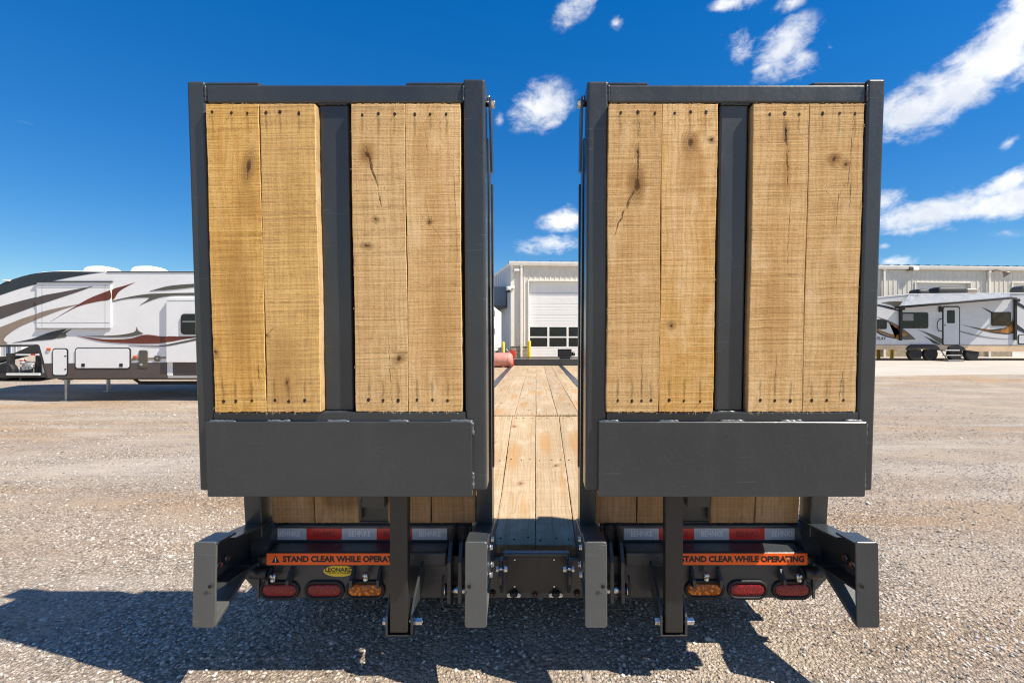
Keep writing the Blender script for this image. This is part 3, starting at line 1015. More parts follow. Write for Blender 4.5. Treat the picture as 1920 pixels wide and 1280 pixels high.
    # flat gusset plates lying on the top rail
    for a0, a1, tip in ((.27, .50 if side < 0 else .43, 1), (1.23, 1.02, -1)):
        bm = NB()
        z0 = RV(160)
        xa, xb = side * a0 - cx, side * a1 - cx
        add_poly(bm, [(xa, .002), (xb - .3 * (xb - xa) * .3, .002), (xb, .03), (xb, .08), (xa, .08)], 'z', z0 + .001, z0 + .0115, bev=.002)
        build('gusset_plate', bm, 'charcoal_paint', ramp, True)
    # timber, camera side
    v0, v1 = RV(771), RV(194.5)
    for i, (x0, x1) in enumerate(PLANKS[side]):
        f = FEAT[(side, i)]
        proud = .026 if i < 2 else .012
        sc_ = 1 - proud / 1.84
        v0, v1 = .583 + (RV(771) - .583) * sc_, .583 + (RV(194.5) - .583) * sc_
        x0, x1 = x0 * sc_, x1 * sc_
        xm, w = (x0 + x1) / 2, x1 - x0
        cv = lambda q: (fx(q[0], q[1]) - xm, RV(q[1]) - v0)
        nm = 'wood_ramp_%d_%d' % (side, i)
        wood(nm, f['light'], f['dark'], knots=[(*cv(q), *q[2:]) for q in f['k']], cracks=[(*cv(q), *q[2:]) for q in f['c']],
             stains=[(*cv(q), *q[2:]) for q in f['s']] + [(fx(a, 748) - xm, .085, .007, .055, .42) for a in NAILS_BOT[side][i]] + [(fx(a, 217) - xm, RV(235) - v0, .006, .06, .36) for a in NAILS_TOP[side][i]],
             seed=3 + i + (0 if side < 0 else 4), saw=1.0)
        nails = [(fx(a, 748) - xm, RV(749) - v0) for a in NAILS_BOT[side][i]] + [(fx(a, 217) - xm, RV(217) - v0) for a in NAILS_TOP[side][i]]
        b_ = plank_mesh(w, v1 - v0, .045, nails, seed=i + 20 * (side + 1), chips=40, nail_r=.0056)
        o = build('plank', b_, [nm, 'wood_edge', 'nail_hole', 'nail_steel'], ramp, True, keep=True)
        o.location = (xm - cx, -proud, v0)
    # timber, deck side: its lower ends show under the foot plate
    lens = 1.60
    for i, (x0, x1) in enumerate(PLANKS[side]):
        b_ = plank_mesh(x1 - x0 - .004, lens, .04, seed=70 + i)
        o = build('plank', b_, ['wood_back', 'wood_edge', 'nail_hole', 'nail_steel'], ramp, True, keep=True)
        o.location = ((x0 + x1) / 2 - cx, .375, -.292)
        o.rotation_euler = (R(2.7), 0, 0)
    for k, (a0, a1) in enumerate(((.69, .80),)):
        bm = NB()
        x0, x1 = sorted((side * a0 - cx, side * a1 - cx))
        profile_box(bm, x0, x1, [(.33, -.20), (.38, -.20), (.30, 1.36), (.25, 1.36)])
        build('back_channel', bm, 'charcoal_paint', ramp, True)
    # lock plate hanging from a pin at the inner top corner
    xi = side * .190 - cx
    s = -side
    bm = NB()
    add_poly(bm, [(.015, RV(178)), (.055, RV(178)), (.10, RV(200)), (.125, RV(308)), (.07, RV(312)), (.01, RV(205))], 'x', xi + s * .012, xi + s * .020, bev=.0015)
    build('lock_plate', bm, 'charcoal_paint', ramp, True)
    bm = NB()
    add_cyl(bm, (xi, .035, RV(187)), (xi + s * .034, .035, RV(187)), .0115, n=14)
    add_cyl(bm, (xi + s * .022, .035, RV(187)), (xi + s * .032, .035, RV(187)), .017, n=6)
    add_cyl(bm, (xi + s * .010, .035, RV(181)), (xi + s * .010, .035, RV(172)), .006, n=8)
    build('lock_pin', bm, 'zinc', ramp, True)
    # thin guide bar on the inner side
    boxo('guide_bar', 'charcoal_paint', ramp, xi + s * .001, xi + s * .009, .215, .245, .02, RV(315), .002, True)
    return ramp


for s_ in (-1, 1):
    make_ramp(s_)

# --- dovetail
DV0, DV1 = Vector((0, 2.34, .600)), Vector((0, 4.11, .943))
slope = math.atan2(DV1.z - DV0.z, DV1.y - DV0.y)
dlen = (DV1 - DV0).length
bm = NB()
for xa in (-1.296, -.52, .44, 1.21):
    add_poly(bm, [(2.37, .44), (2.37, .545), (4.10, .885), (4.10, .50)], 'x', xa, xa + .086)
add_box(bm, -1.20, 1.20, 3.0, 3.08, .52, .62)
add_box(bm, -1.20, 1.20, 4.02, 4.09, .60, .86)
dove = build('dovetail', bm, 'charcoal_paint', trailer)
edges = [-1.296, -1.2, -1.0, -.8, -.6, -.4, -.2, 0, .2, .4, .6, .8, 1.0, 1.2, 1.296]
cache = {}


def deck_plank(parent, x0, x1, y0, z0, length, rot, rows, seed):
    w = x1 - x0 - .004
    key = (round(w, 3), round(length, 3), seed % 3)
    if key not in cache:
        nl = [(w * f + rnd.uniform(-.008, .008), r_ + rnd.uniform(-.012, .012)) for r_ in rows for f in ((-.34, 0.02, .33) if w > .12 else (0,))]
        b_ = plank_mesh(w, length, .045, nl, seed=seed, nail_r=.006)
        o = build('plank', b_, ['wood_deck', 'wood_edge', 'nail_hole', 'nail_steel'], parent, True, keep=True)
        cache[key] = o.data
    else:
        o = bpy.data.objects.new('plank', cache[key])
        col.objects.link(o)
        o.parent = parent
    o.location = Vector(((x0 + x1) / 2, y0, z0)) - world_loc(parent)
    o.rotation_euler = (R(-90) + rot, 0, 0)
    return o


for i, (a, b_) in enumerate(zip(edges, edges[1:])):
    deck_plank(dove, a - .004, b_ - .004, DV0.y, DV0.z + rnd.uniform(-.002, .002), dlen, slope, (.045, .94, dlen - .05), i)
# --- main deck
bm = NB()
for s_ in (-1, 1):
    x0, x1 = sorted((s_ * 1.262, s_ * 1.300))
    add_box(bm, x0, x1, 4.13, 12.0, .78, .952, .006)
    x0, x1 = sorted((s_ * .46, s_ * .64))
    add_box(bm, x0, x1, 4.13, 12.0, .86, .90)
    add_box(bm, x0, x1, 4.13, 12.0, .45, .49)
    add_box(bm, s_ * .55 - .012, s_ * .55 + .012, 4.13, 12.0, .49, .86)
for k in range(12):
    add_box(bm, -1.26, 1.26, 4.2 + k * .68, 4.28 + k * .68, .80, .896)
deck = build('main_deck', bm, 'charcoal_paint', trailer)
mx = [-1.26, -1.06, -.86, -.66, None, -.56, -.372, -.186, 0, .186, .372, .56, None, .66, .86, 1.06, 1.26]
k = 0
for y0, ln in ((4.135, 4.31), (8.45, 3.40)):
    for a, b_ in zip(mx, mx[1:]):
        if a is None or b_ is None:
            continue
        k += 1
        deck_plank(deck, a, b_, y0, .95 + rnd.uniform(-.002, .002), ln, 0, [.04 + j * .68 for j in range(int(ln / .68) + 1)], 30 + k)
for s_ in (-1, 1):
    x0, x1 = sorted((s_ * .564, s_ * .656))
    boxo('steel_strip', 'charcoal_paint', deck, x0, x1, 4.14, 11.85, .90, .953, .003)
boxo('front_rail', 'charcoal_paint', trailer, -1.3, 1.3, 11.87, 12.0, .95, 1.115, .01)
boxo('front_rail_bar', 'dark_paint', trailer, -1.3, 1.3, 12.02, 12.06, 1.13, 1.16, .006)
# tongue and running gear
bm = NB()
add_poly(bm, [(-.55, 12.0), (-.40, 12.0), (.03, 14.2), (-.10, 14.2)], 'z', .5, .65)
add_poly(bm, [(.55, 12.0), (.40, 12.0), (-.03, 14.19), (.10, 14.19)], 'z', .501, .649)
build('tongue', bm, 'charcoal_paint', trailer)
for yy in (6.2, 7.2):
    for s_ in (-1, 1):
        wheel(trailer, (s_ * 1.08, yy, ground_z(0, yy) + .345), .345, .26, s_, 'x', 'white_paint')
    bm = NB()
    add_cyl(bm, (-1.0, yy, .49), (1.0, yy, .49), .06, n=14)
    build('axle', bm, 'dark_paint', trailer)

# --- rear end: light bar, bumper tubes, tape, stickers
LD = 2.17
bm = NB()
zt, zb = PZ(1042, LD), PZ(1120, LD)
for s_ in (-1, 1):
    add_poly(bm, [(s_ * .215, zb), (s_ * 1.235, zb), (s_ * 1.315, zb + .085), (s_ * 1.315, zt - .02), (s_ * 1.22, zt), (s_ * .215, zt)], 'y', LD, LD + .010, bev=.0015)
    x0, x1 = sorted((s_ * .20, s_ * 1.31))
    add_box(bm, x0, x1, LD + .16, LD + .22, zb + .01, zt + .03)
    xa = s_ * 1.25
    add_poly(bm, [(LD - .012, zb + .002), (LD - .012, zt - .03), (LD - .002, zt), (LD - .002, zb + .002)], 'x', xa - .005, xa + .005)
light_bar = build('light_bar', bm, 'charcoal_paint', trailer)
for s_ in (-1, 1):
    bm = NB()
    x0, x1 = sorted((s_ * .40, s_ * 1.215))
    add_box(bm, x0, x1, 2.15, 2.262, PZ(1062, 2.15), PZ(1035, 2.15), .010, 3)
    build('bumper_tube', bm, 'charcoal_paint', trailer)
    bm = NB()
    x0, x1 = sorted((s_ * .30, s_ * 1.262))
    add_box(bm, x0, x1, 2.266, 2.35, .60, PZ(984, 2.266), .006, 2)
    build('cross_beam', bm, 'charcoal_paint', trailer)
for s_ in (-1, 1):
    bm = NB()
    add_poly(bm, [(2.19, .58), (2.36, .56), (2.36, .74), (2.24, .745), (2.19, .66)], 'x', s_ * 1.300, s_ * 1.22)
    build('end_plate', bm, 'charcoal_paint', trailer)
# reflective tape
TAPE = []
for s_, px0 in ((-1, 508.5), (1, 1169.5)):
    for i in range(5):
        x0, x1 = PX(px0 + i * 66, 2.264) + .0004, PX(px0 + (i + 1) * 66, 2.264) - .0004
        z0, z1 = PZ(1011.5, 2.264), PZ(990, 2.264)
        bm = NB()
        add_box(bm, x0, x1, 2.2645, 2.2665, z0, z1)
        red = i % 2 == 1
        o = build('reflective_tape', bm, 'red_tape' if red else 'silver_tape', trailer)
        o['label'] = 'red reflective tape' if red else 'silver reflective tape'
        TAPE.append((o, x0, x1, z0, z1, red))
simple('tape_print', (.95, .96, .98), .35)
simple('red_tape_print', (.20, .012, .012), .35)
for o, x0, x1, z0, z1, red in TAPE:
    w = x1 - x0
    text_mesh('lettering', 'BEHNKE', x0 + w * .20, x1 - w * .18, z0 + .016, z1 - .013, 2.2638, 'red_tape_print' if red else 'tape_print', o, .004)
# warning stickers
for x0, x1, tx0, tx1 in ((PX(500, 2.148), PX(768.5, 2.148), PX(530, 2.148), PX(762, 2.148)), (PX(1245, 2.148), PX(1514, 2.148), PX(1276, 2.148), PX(1508, 2.148))):
    bm = NB()
    z0, z1 = PZ(1058.5, 2.148), PZ(1037, 2.148)
    add_box(bm, x0, x1, 2.1482, 2.1502, z0, z1)
    st = build('warning_sticker', bm, 'orange_decal', trailer)
    st['label'] = 'orange warning sticker with black capitals'
    text_mesh('lettering', 'STAND CLEAR WHILE OPERATING', tx0, tx1, z0 + .0125, z1 - .0105, 2.1476, 'black_print', st, .05)
    bm = NB()
    tc, tw = x0 + .040, .018
    add_poly(bm, [(tc - tw, z0 + .011), (tc + tw, z0 + .011), (tc, z1 - .0095)], 'y', 2.1474, 2.148)
    build('warning_triangle', bm, 'black_print', st)
    bm = NB()
    add_box(bm, tc - .0022, tc + .0022, 2.1468, 2.1473, z0 + .0205, z1 - .018)
    add_box(bm, tc - .0022, tc + .0022, 2.1468, 2.1473, z0 + .0145, z0 + .0182)
    build('exclamation_mark', bm, 'white_print', st)
# dealer oval
def ellipse(cx, cz, a, b_, n=40): return [(cx + a * math.cos(2 * math.pi * i / n), cz + b_ * math.sin(2 * math.pi * i / n)) for i in range(n)]
ox, oz = PX(636, LD), PZ(1069.5, LD)
bm = NB()
add_poly(bm, ellipse(ox, oz, .074, .0285), 'y', LD - .0016, LD - .0002)
ov = build('oval_sticker', bm, 'blue_decal', trailer)
ov['label'] = 'yellow oval sticker with black lettering'
bm = NB()
add_poly(bm, ellipse(ox, oz, .0705, .0255), 'y', LD - .0024, LD - .0018)
build('sticker_face', bm, 'yellow_decal', ov)
text_mesh('lettering', 'LEONARD', ox - .062, ox + .062, oz - .003, oz + .0165, LD - .0028, 'black_print', ov, .03)
text_mesh('lettering', 'TRUCK & TRAILER', ox - .054, ox + .052, oz - .0115, oz - .0045, LD - .0028, 'black_print', ov, .02)
# oval lamps
for cxp, cyp, kind in ((525, 1105, 'red'), (609, 1105, 'red'), (685.5, 1104.5, 'amber'), (1320.5, 1103.5, 'amber'), (1400.5, 1104, 'red'), (1484, 1104.5, 'red')):
    x, z = PX(cxp, LD), PZ(cyp, LD)
    def ring(w, h, y): return [(x + a, y, z + b_) for a, b_ in stadium(w, h, 10)]
    bm = NB()
    add_loft(bm, [ring(.180, .087, LD + .004), ring(.182, .089, LD - .006), ring(.174, .081, LD - .011), ring(.158, .060, LD - .010), ring(.156, .057, LD - .001)], cap1=True)
    g = build('tail_light' if kind == 'red' else 'turn_light', bm, 'rubber', trailer)
    g['label'] = ('red oval tail lamp' if kind == 'red' else 'amber oval LED turn lamp') + ' in a black rubber grommet'
    bm = NB()
    add_loft(bm, [ring(.155, .053, LD - .0015), ring(.154, .052, LD - .006), ring(.146, .045, LD - .0090), ring(.12, .022, LD - .0098)], cap1=True)
    build('lens', bm, kind + '_lens', g)
# small red marker lamps and number-plate lamps
for cxp in (923, 1003, 1082):
    x, z = PX(cxp, 2.18), PZ(1112, 2.18)
    bm = NB()
    add_cyl(bm, (x, 2.186, z), (x, 2.172, z), .0155, .013, 18)
    g = build('marker_lamp', bm, 'rubber', trailer)
    bm = NB()
    add_cyl(bm, (x, 2.1715, z), (x, 2.166, z), .0105, .007, 16)
    build('lens', bm, 'dim_red_lens', g)
for cxp in (963.5, 1042):
    x, z = PX(cxp, 2.17), PZ(1113, 2.17)
    bm = NB()
    add_poly(bm, stadium(.062, .018), 'y', 2.165, 2.184) 
    bmesh.ops.translate(bm, vec=(x, 0, z - .004), verts=bm.verts)
    g = build('plate_lamp', bm, 'zinc', trailer)
    bm = NB()
    add_loft(bm, [[(x + a * .9, 2.19 - dy, z + .004 + b_) for a, b_ in stadium(w_, h_)] for w_, h_, dy in ((.04, .024, .0), (.04, .024, .034), (.03, .016, .042))])
    build('lamp_hood', bm, 'black_plastic', g)
    bm = NB()
    for e in (-.024, .024):
        bolt(bm, (x + e, 2.164, z - .004), (0, 1, 0), .0045, .004, .01, False)
    build('screw', bm, 'zinc', g)
# centre of the rear end: ramp-winch cover panel
bm = NB()
add_box(bm, -.213, .213, 2.186, 2.20, PZ(1121, 2.186), .60, .003)
centre = build('centre_plate', bm, 'charcoal_paint', trailer)
bm = NB()
add_box(bm, -.15, .15, 2.165, 2.20, PZ(1043, 2.17), PZ(1037, 2.165), .004, 2)
build('centre_tube', bm, 'charcoal_paint', trailer)
bm = NB()
add_poly(bm, rrect(PX(949, 2.178), PX(1061, 2.178), PZ(1110, 2.178), PZ(1043, 2.178), .004), 'y', 2.176, 2.185, bev=.001)
pan = build('cover_panel', bm, 'dark_paint', trailer)
bm = NB()
for cxp in (965, 1039):
    for cyp in (1048.5, 1098.5):
        x, z = PX(cxp, 2.176), PZ(cyp, 2.176)
        add_cyl(bm, (x, 2.1765, z), (x, 2.1725, z), .0048, .0036, 10)
build('screw', bm, 'zinc', pan)
for cxp, s_ in ((940, -1), (1067, 1)):
    x = PX(cxp, 2.16)
    bm = NB()
    add_poly(bm, [(2.10, PZ(1092, 2.12)), (2.185, PZ(1112, 2.18)), (2.185, .615), (2.13, .615), (2.10, .56)], 'x', x - .007, x + .007, bev=.002)
    g = build('latch_bracket', bm, 'charcoal_paint', trailer)
    bm = NB()
    bolt(bm, (x - s_ * .018, 2.115, PZ(1066, 2.115)), (s_, 0, 0), .0125, .012, .038)
    build('bolt', bm, 'zinc', g)

# hinge ears with zinc pins
for s_ in (-1, 1):
    for a in (.378, .331):
        bm = NB()
        add_poly(bm, [(2.262, .735), (2.20, .735), (2.13, .70), (2.085, .63), (2.075, .46), (2.10, .435), (2.19, .435), (2.262, .50)], 'x', s_ * a - .0085, s_ * a + .0085, bev=.002)
        build('hinge_ear', bm, 'charcoal_paint', trailer)
    z = PZ(1108, 2.10)
    bm = NB()
    add_cyl(bm, (s_ * .405, 2.115, z), (s_ * .285, 2.115, z), .019, n=20)
    add_cyl(bm, (s_ * .405, 2.115, z), (s_ * .395, 2.115, z), .026, n=20)
    add_cyl(bm, (s_ * .304, 2.115, z), (s_ * .298, 2.115, z), .028, n=20)
    build('hinge_pin', bm, 'zinc', trailer)
    bm = NB()
    q = [(s_ * .402, 2.09, z + .075), (s_ * .408, 2.085, z + .03), (s_ * .408, 2.085, z - .045), (s_ * .402, 2.085, z - .06), (s_ * .388, 2.085, z - .066), (s_ * .33, 2.085, z - .067)]
    add_tube(bm, q, .0042, 8)
    build('retaining_hook', bm, 'dark_paint', trailer)
    # brackets that hang the light bar
    for a in (1.19, 1.10, .82, .70, .64):
        bm = NB()
        add_poly(bm, [(2.158, .575), (2.166, .575), (2.166, .50 if a != 1.10 else .52), (2.12, .50 if a < 1 else .515), (2.12, .535)], 'x', s_ * a - .006, s_ * a + .006)
        build('hanger_bracket', bm, 'charcoal_paint', trailer)
    for a, zz_ in ((1.165, .548), (.755, .552)):
        bm = NB()
        add_cyl(bm, (s_ * a - .012, 2.135, zz_), (s_ * a + .012, 2.135, zz_), .014, n=18)
        bolt(bm, (s_ * a, 2.125, zz_ - .012), (0, 1, 0), .007, .008, .02)
        build('hanger_bolt', bm, 'zinc', trailer)
    bm = NB()
    add_cyl(bm, (s_ * 1.275, 2.15, PZ(1074, 2.15)), (s_ * 1.20, 2.15, PZ(1074, 2.15)), .024, n=18)
    build('end_pin', bm, 'dark_paint', trailer)

# ramp support legs with clevises
for s_ in (-1, 1):
    x0, x1 = (PX(730.5, 1.95), PX(764.5, 1.95)) if s_ < 0 else (PX(1247.5, 1.95), PX(1281, 1.95))
    bm = NB()
    add_box(bm, x0, x1, 1.95, 1.995, PZ(1186, 1.95), .99, .005, 2)
    leg = build('support_leg', bm, 'dark_paint', trailer)
    leg['label'] = 'dark square steel leg under the ramp'
    for xa, sg in ((x0 - .014, -1), (x1 + .014, 1)):
        bm = NB()
        add_poly(bm, [(1.955, .395), (2.005, .395), (2.03, .43), (2.20, .56), (2.20, .62), (2.12, .60), (2.0, .53), (1.955, .47)], 'x', xa - .005, xa + .005, bev=.0015)
        build('clevis_plate', bm, 'charcoal_paint', leg)
    bm = NB()
    bolt(bm, (x0 - .020, 1.985, PZ(1163, 1.985)), (1, 0, 0), .0155, .016, x1 - x0 + .075)
    build('clevis_pin', bm, 'zinc', leg)
    boxo('foot_plate', 'dark_paint', leg, x0 - .018, x1 + .018, 1.952, 2.028, .392, .398, .001)

# ramp stops: upright face plates on arms
for s_ in (-1, 1):
    for nm, a0, a1 in (('inner', .190, .276), ('outer', 1.243, 1.332)):
        x0, x1 = sorted((s_ * a0, s_ * a1))
        out = (x0 if s_ < 0 else x1) if nm == 'outer' else (x1 if s_ < 0 else x0)     # the side that carries the web
        inn = x1 if out == x0 else x0
        dirn = 1 if inn > out else -1
        bm = NB()
        pr = [(1.868, .806), (1.99, .800), (2.02, .775), (2.30, .742), (2.30, .585), (2.12, .60), (1.98, .625), (1.868, .625)]
        xa, xb = sorted((out, out + dirn * .008))
        add_poly(bm, pr, 'x', xa, xb, bev=.001)
        xa, xb = sorted((out + dirn * .0081, inn))
        add_poly(bm, [(1.868, .808), (1.99, .802), (1.99, .794), (1.868, .800)], 'x', xa, xb)
        add_poly(bm, [(1.985, .782), (2.30, .745), (2.30, .737), (1.985, .774)], 'x', xa, xb)
        add_poly(bm, [(1.868, .632), (2.12, .607), (2.30, .592), (2.30, .584), (2.12, .599), (1.868, .624)], 'x', xa, xb)
        arm = build('ramp_stop', bm, 'charcoal_paint', trailer)
        bm = NB()
        add_poly(bm, rrect(x0, x1, .484, .812, .011, 5), 'y', 1.858, 1.8675, bev=.0022)
        bmesh.ops.transform(bm, matrix=Matrix.Translation((0, 1.86, .484)) @ Matrix.Rotation(R(-1.6), 4, 'X') @ Matrix.Translation((0, -1.86, -.484)), verts=bm.verts)
        build('face_plate', bm, 'lit_charcoal_paint' if not (nm == 'outer' and s_ > 0) else 'charcoal_paint', arm)
        # keyhole slot in the face plate
        zk = .645
        xk = inn - dirn * .018
        bm = NB()
        add_cyl(bm, (xk, 1.8555, zk), (xk, 1.8542, zk), .0075, n=14)
        xa, xb = sorted((xk, inn))
        add_box(bm, xa, xb, 1.8546, 1.8552, zk - .0008, zk + .0008)
        build('keyhole', bm, 'nail_hole', arm)
        # lower gusset: a slanting flange and its bracket
        bm = NB()
        xa, xb = x0 + .003, x1 - .003
        add_poly(bm, [(1.869, .500), (2.10, .612), (2.112, .600), (1.869, .482)], 'x', xa, xb, bev=.001)
        build('lower_gusset', bm, 'lit_charcoal_paint', arm)
        bm = NB()
        xa, xb = sorted((out + dirn * .0085, out + dirn * .0145))
        add_poly(bm, [(1.870, .735), (1.93, .745), (1.965, .66), (2.06, .64), (2.02, .615), (1.93, .585), (1.870, .585)], 'x', xa, xb)
        build('web_bracket', bm, 'lit_charcoal_paint', arm)
        if nm == 'outer':
            for yy, zz_ in ((1.99, .665), (2.04, .672), (2.03, .765), (1.985, .772)):
                bm = NB()
                bolt(bm, (out + dirn * .020, yy, zz_), (-dirn, 0, 0), .0105, .009, .014, False)
                build('bolt', bm, 'zinc', arm)
        else:
            for yy, zz_ in ((1.93, .765), (1.985, .775), (1.92, .660), (1.975, .675)):
                bm = NB()
                bolt(bm, (out - dirn * .008, yy, zz_), (dirn, 0, 0), .010, .009, .008, False)
                build('bolt', bm, 'zinc', arm)


# ------------------------------------------------------------------ things on the front of the deck
def lathe_x(bm, prof, cy, cz, n=24):
    add_loft(bm, [[(x, cy + r * math.cos(2 * math.pi * i / n), cz + r * math.sin(2 * math.pi * i / n)) for i in range(n)] for x, r in prof], cap0=True)


tank = thing('steel_tank', (-.98, 11.2, .955), 'faded pink steel tank lying on its side on the trailer deck', 'tank')
bm = NB()
lathe_x(bm, [(-1.45, .02), (-1.44, .10), (-1.41, .145), (-1.36, .165), (-.63, .165), (-.575, .150), (-.545, .10), (-.535, .02)], 11.2, 1.122)
build('shell', bm, 'pink_tank', tank)
bm = NB()
for xw in (-1.34, -1.0, -.65):
    lathe_x(bm, [(xw - .01, .163), (xw - .006, .1685), (xw + .006, .1685), (xw + .01, .163)], 11.2, 1.122)
build('weld_seam', bm, 'pink_tank', tank)
boxo('saddle', 'pink_tank', tank, -.78, -.72, 11.07, 11.33, .955, 1.0, .004)
boxo('saddle', 'pink_tank', tank, -1.26, -1.20, 11.07, 11.33, .955, 1.0, .004)
fan = thing('red_reel', (-.58, 11.75, .955), 'small red reel with a bent handle behind the pink tank', 'reel')
bm = NB()
add_cyl(bm, (-.60, 11.72, 1.24), (-.60, 11.80, 1.24), .105, n=24)
add_cyl(bm, (-.60, 11.69, 1.24), (-.60, 11.83, 1.24), .04, n=14)
build('drum', bm, 'red_paint', fan)
bm = NB()
add_tube(bm, [(-.60, 11.69, 1.24), (-.70, 11.68, 1.33), (-.74, 11.68, 1.38)], .012, 8)
build('handle', bm, 'galvanised', fan)
boxo('foot', 'red_paint', fan, -.66, -.54, 11.72, 11.80, .955, 1.16, .005)

toolbox = thing('hydraulic_box', (.72, 12.1, 1.16), 'black metal box on the front rail of the trailer', 'box')
bm = NB()
add_box(bm, .555, .90, 12.09, 12.30, 1.16, 1.335, .012, 2)
build('body', bm, 'black_plastic', toolbox)
bm = NB()
add_cyl(bm, (.90, 12.2, 1.23), (.99, 12.2, 1.23), .045, n=16)
add_cyl(bm, (.93, 12.2, 1.23), (.95, 12.2, 1.23), .06, n=16)
build('fitting', bm, 'dark_paint', toolbox)
boxo('lid', 'black_plastic', toolbox, .55, .905, 12.085, 12.305, 1.336, 1.352, .004)
boxo('bracket', 'dark_paint', toolbox, .60, .86, 12.06, 12.25, .95, 1.159, .004)


# ------------------------------------------------------------------ fifth-wheel camper on the left
def decals(items, conv, y, parent, name='stripe'):
    for k, (mat, pts) in enumerate(items):
        q = smooth_outline([conv(*p_) for p_ in pts])
        bm = NB()
        add_poly(bm, q, 'y', y - .004 - .0007 * k, y + .002)
        build(name, bm, mat, parent)


D1 = 12.3
def c1(zx, zy):
    p_ = PT(zx / 4.13, 470 + zy / 4.13, D1)
    return (p_.x, p_.z)


gz1 = ground_z(-10, D1)
rv1 = thing('fifth_wheel_camper', (-9.5, D1 + 1.2, gz1), 'white fifth-wheel camper with raised nose and dark red swooshes, left of the trailer', 'camper')
def b1(name, mat, zx0, zx1, zy0, zy1, y0, y1, bev=.01, parent=None, rr=0):
    (x0, z1), (x1, z0) = c1(zx0, zy0), c1(zx1, zy1)
    bm = NB()
    if rr:
        add_poly(bm, rrect(x0, x1, z0, z1, rr), 'y', y0, y1, bev=bev)
    else:
        add_box(bm, x0, x1, y0, y1, z0, z1, bev)
    return build(name, bm, mat, parent or rv1)


prof = [(2750, 985), (370, 985), (300, 735), (285, 728), (-330, 735), (-420, 690), (-430, 600), (-330, 430), (-160, 320), (0, 258), (60, 232), (200, 187), (330, 163), (480, 154), (850, 158), (2750, 158)]
bm = NB()
add_poly(bm, [c1(*q) for q in prof], 'y', D1, D1 + 2.45, bev=.02)
build('body', bm, 'white_wall', rv1)
decals([('navy_vinyl', [(-300, 420), (0, 262), (60, 236), (200, 191), (330, 168), (480, 160), (830, 164), (700, 180), (500, 215), (290, 258), (150, 295), (0, 345), (-280, 440)]),
        ('umber_vinyl', [(-330, 520), (0, 432), (300, 355), (730, 275), (640, 310), (400, 390), (270, 430), (0, 530), (-330, 640)]),
        ('tan_vinyl', [(-330, 700), (0, 592), (250, 500), (640, 410), (480, 460), (290, 530), (150, 590), (60, 650), (30, 690), (38, 722), (-300, 726)]),
        ('navy_vinyl', [(95, 712), (250, 680), (390, 630), (530, 600), (470, 640), (430, 680), (300, 695)]),
        ('olive_vinyl', [(565, 600), (510, 640), (515, 665), (445, 678), (470, 640)]),
        ('olive_vinyl', [(705, 445), (880, 385), (1100, 340), (1270, 330), (1600, 326), (1600, 346), (1330, 350), (1210, 370), (1085, 420), (1150, 375), (1140, 362), (1000, 370), (850, 400)]),
        ('olive_vinyl', [(1160, 312), (1330, 270), (1600, 252), (1600, 268), (1350, 300)]),
        ('olive_vinyl', [(660, 660), (880, 655), (1000, 640), (1050, 622), (1060, 588), (1072, 618), (1110, 640), (1000, 665), (800, 668)]),
        ('red_vinyl', [(600, 658), (800, 684), (1000, 680), (1130, 650), (1300, 665), (1650, 655), (1400, 690), (1250, 715), (1050, 718), (800, 703)]),
        ('olive_vinyl', [(1000, 730), (1200, 735), (1350, 720), (1600, 668), (1600, 680), (1350, 732), (1200, 742)]),
        ('tan_vinyl', [(770, 830), (1000, 835), (1600, 800), (1600, 808), (1200, 840), (950, 850)])], c1, D1, rv1)
# slide-out rooms
s1 = b1('slide_out', 'white_wall', 292, 866, 246, 598, D1 - .07 + .04, D1 + .01, .006)
b1('slide_awning', 'navy_vinyl', 285, 878, 236, 245, D1 - 0.0600, D1 - 0.0100, .004, s1)
b1('slide_sill', 'seam_grey', 286, 840, 598.5, 606, D1 - 0.0500, D1, .004, s1)
for zx in (335, 822):
    b1('seam', 'seam_grey', zx, zx + 2, 262, 590, D1 - 0.0340, D1 - 0.0290, 0, s1)
for zy in (284, 556):
    b1('seam', 'seam_grey', 300, 860, zy, zy + 2, D1 - 0.0341, D1 - 0.0291, 0, s1)
for it in (('umber_vinyl', [(296, 362), (500, 318), (730, 275), (640, 310), (400, 390), (296, 424)]), ('tan_vinyl', [(296, 488), (450, 445), (640, 410), (480, 460), (296, 530)]),
           ('red_vinyl', [(400, 548), (560, 450), (700, 370), (850, 310), (862, 306), (862, 375), (760, 395), (620, 430), (500, 490)])):
    decals([it], c1, D1 - .03, s1)
decals([('red_vinyl', [(868, 304), (950, 275), (1045, 245), (930, 310), (885, 372), (868, 375)])], c1, D1, rv1)
s2 = b1('slide_out', 'white_wall', 1308, 2000, 368, 862, D1 - .09, D1 + .01, .006)
b1('seam', 'seam_grey', 1318, 1990, 388, 391, D1 - .094, D1 - .089, 0, s2)
decals([('red_vinyl', [(1312, 664), (1450, 664), (1650, 655), (1450, 684), (1312, 706)]), ('olive_vinyl', [(1312, 726), (1600, 668), (1600, 680), (1350, 732), (1312, 736)])], c1, D1 - .09, s2)
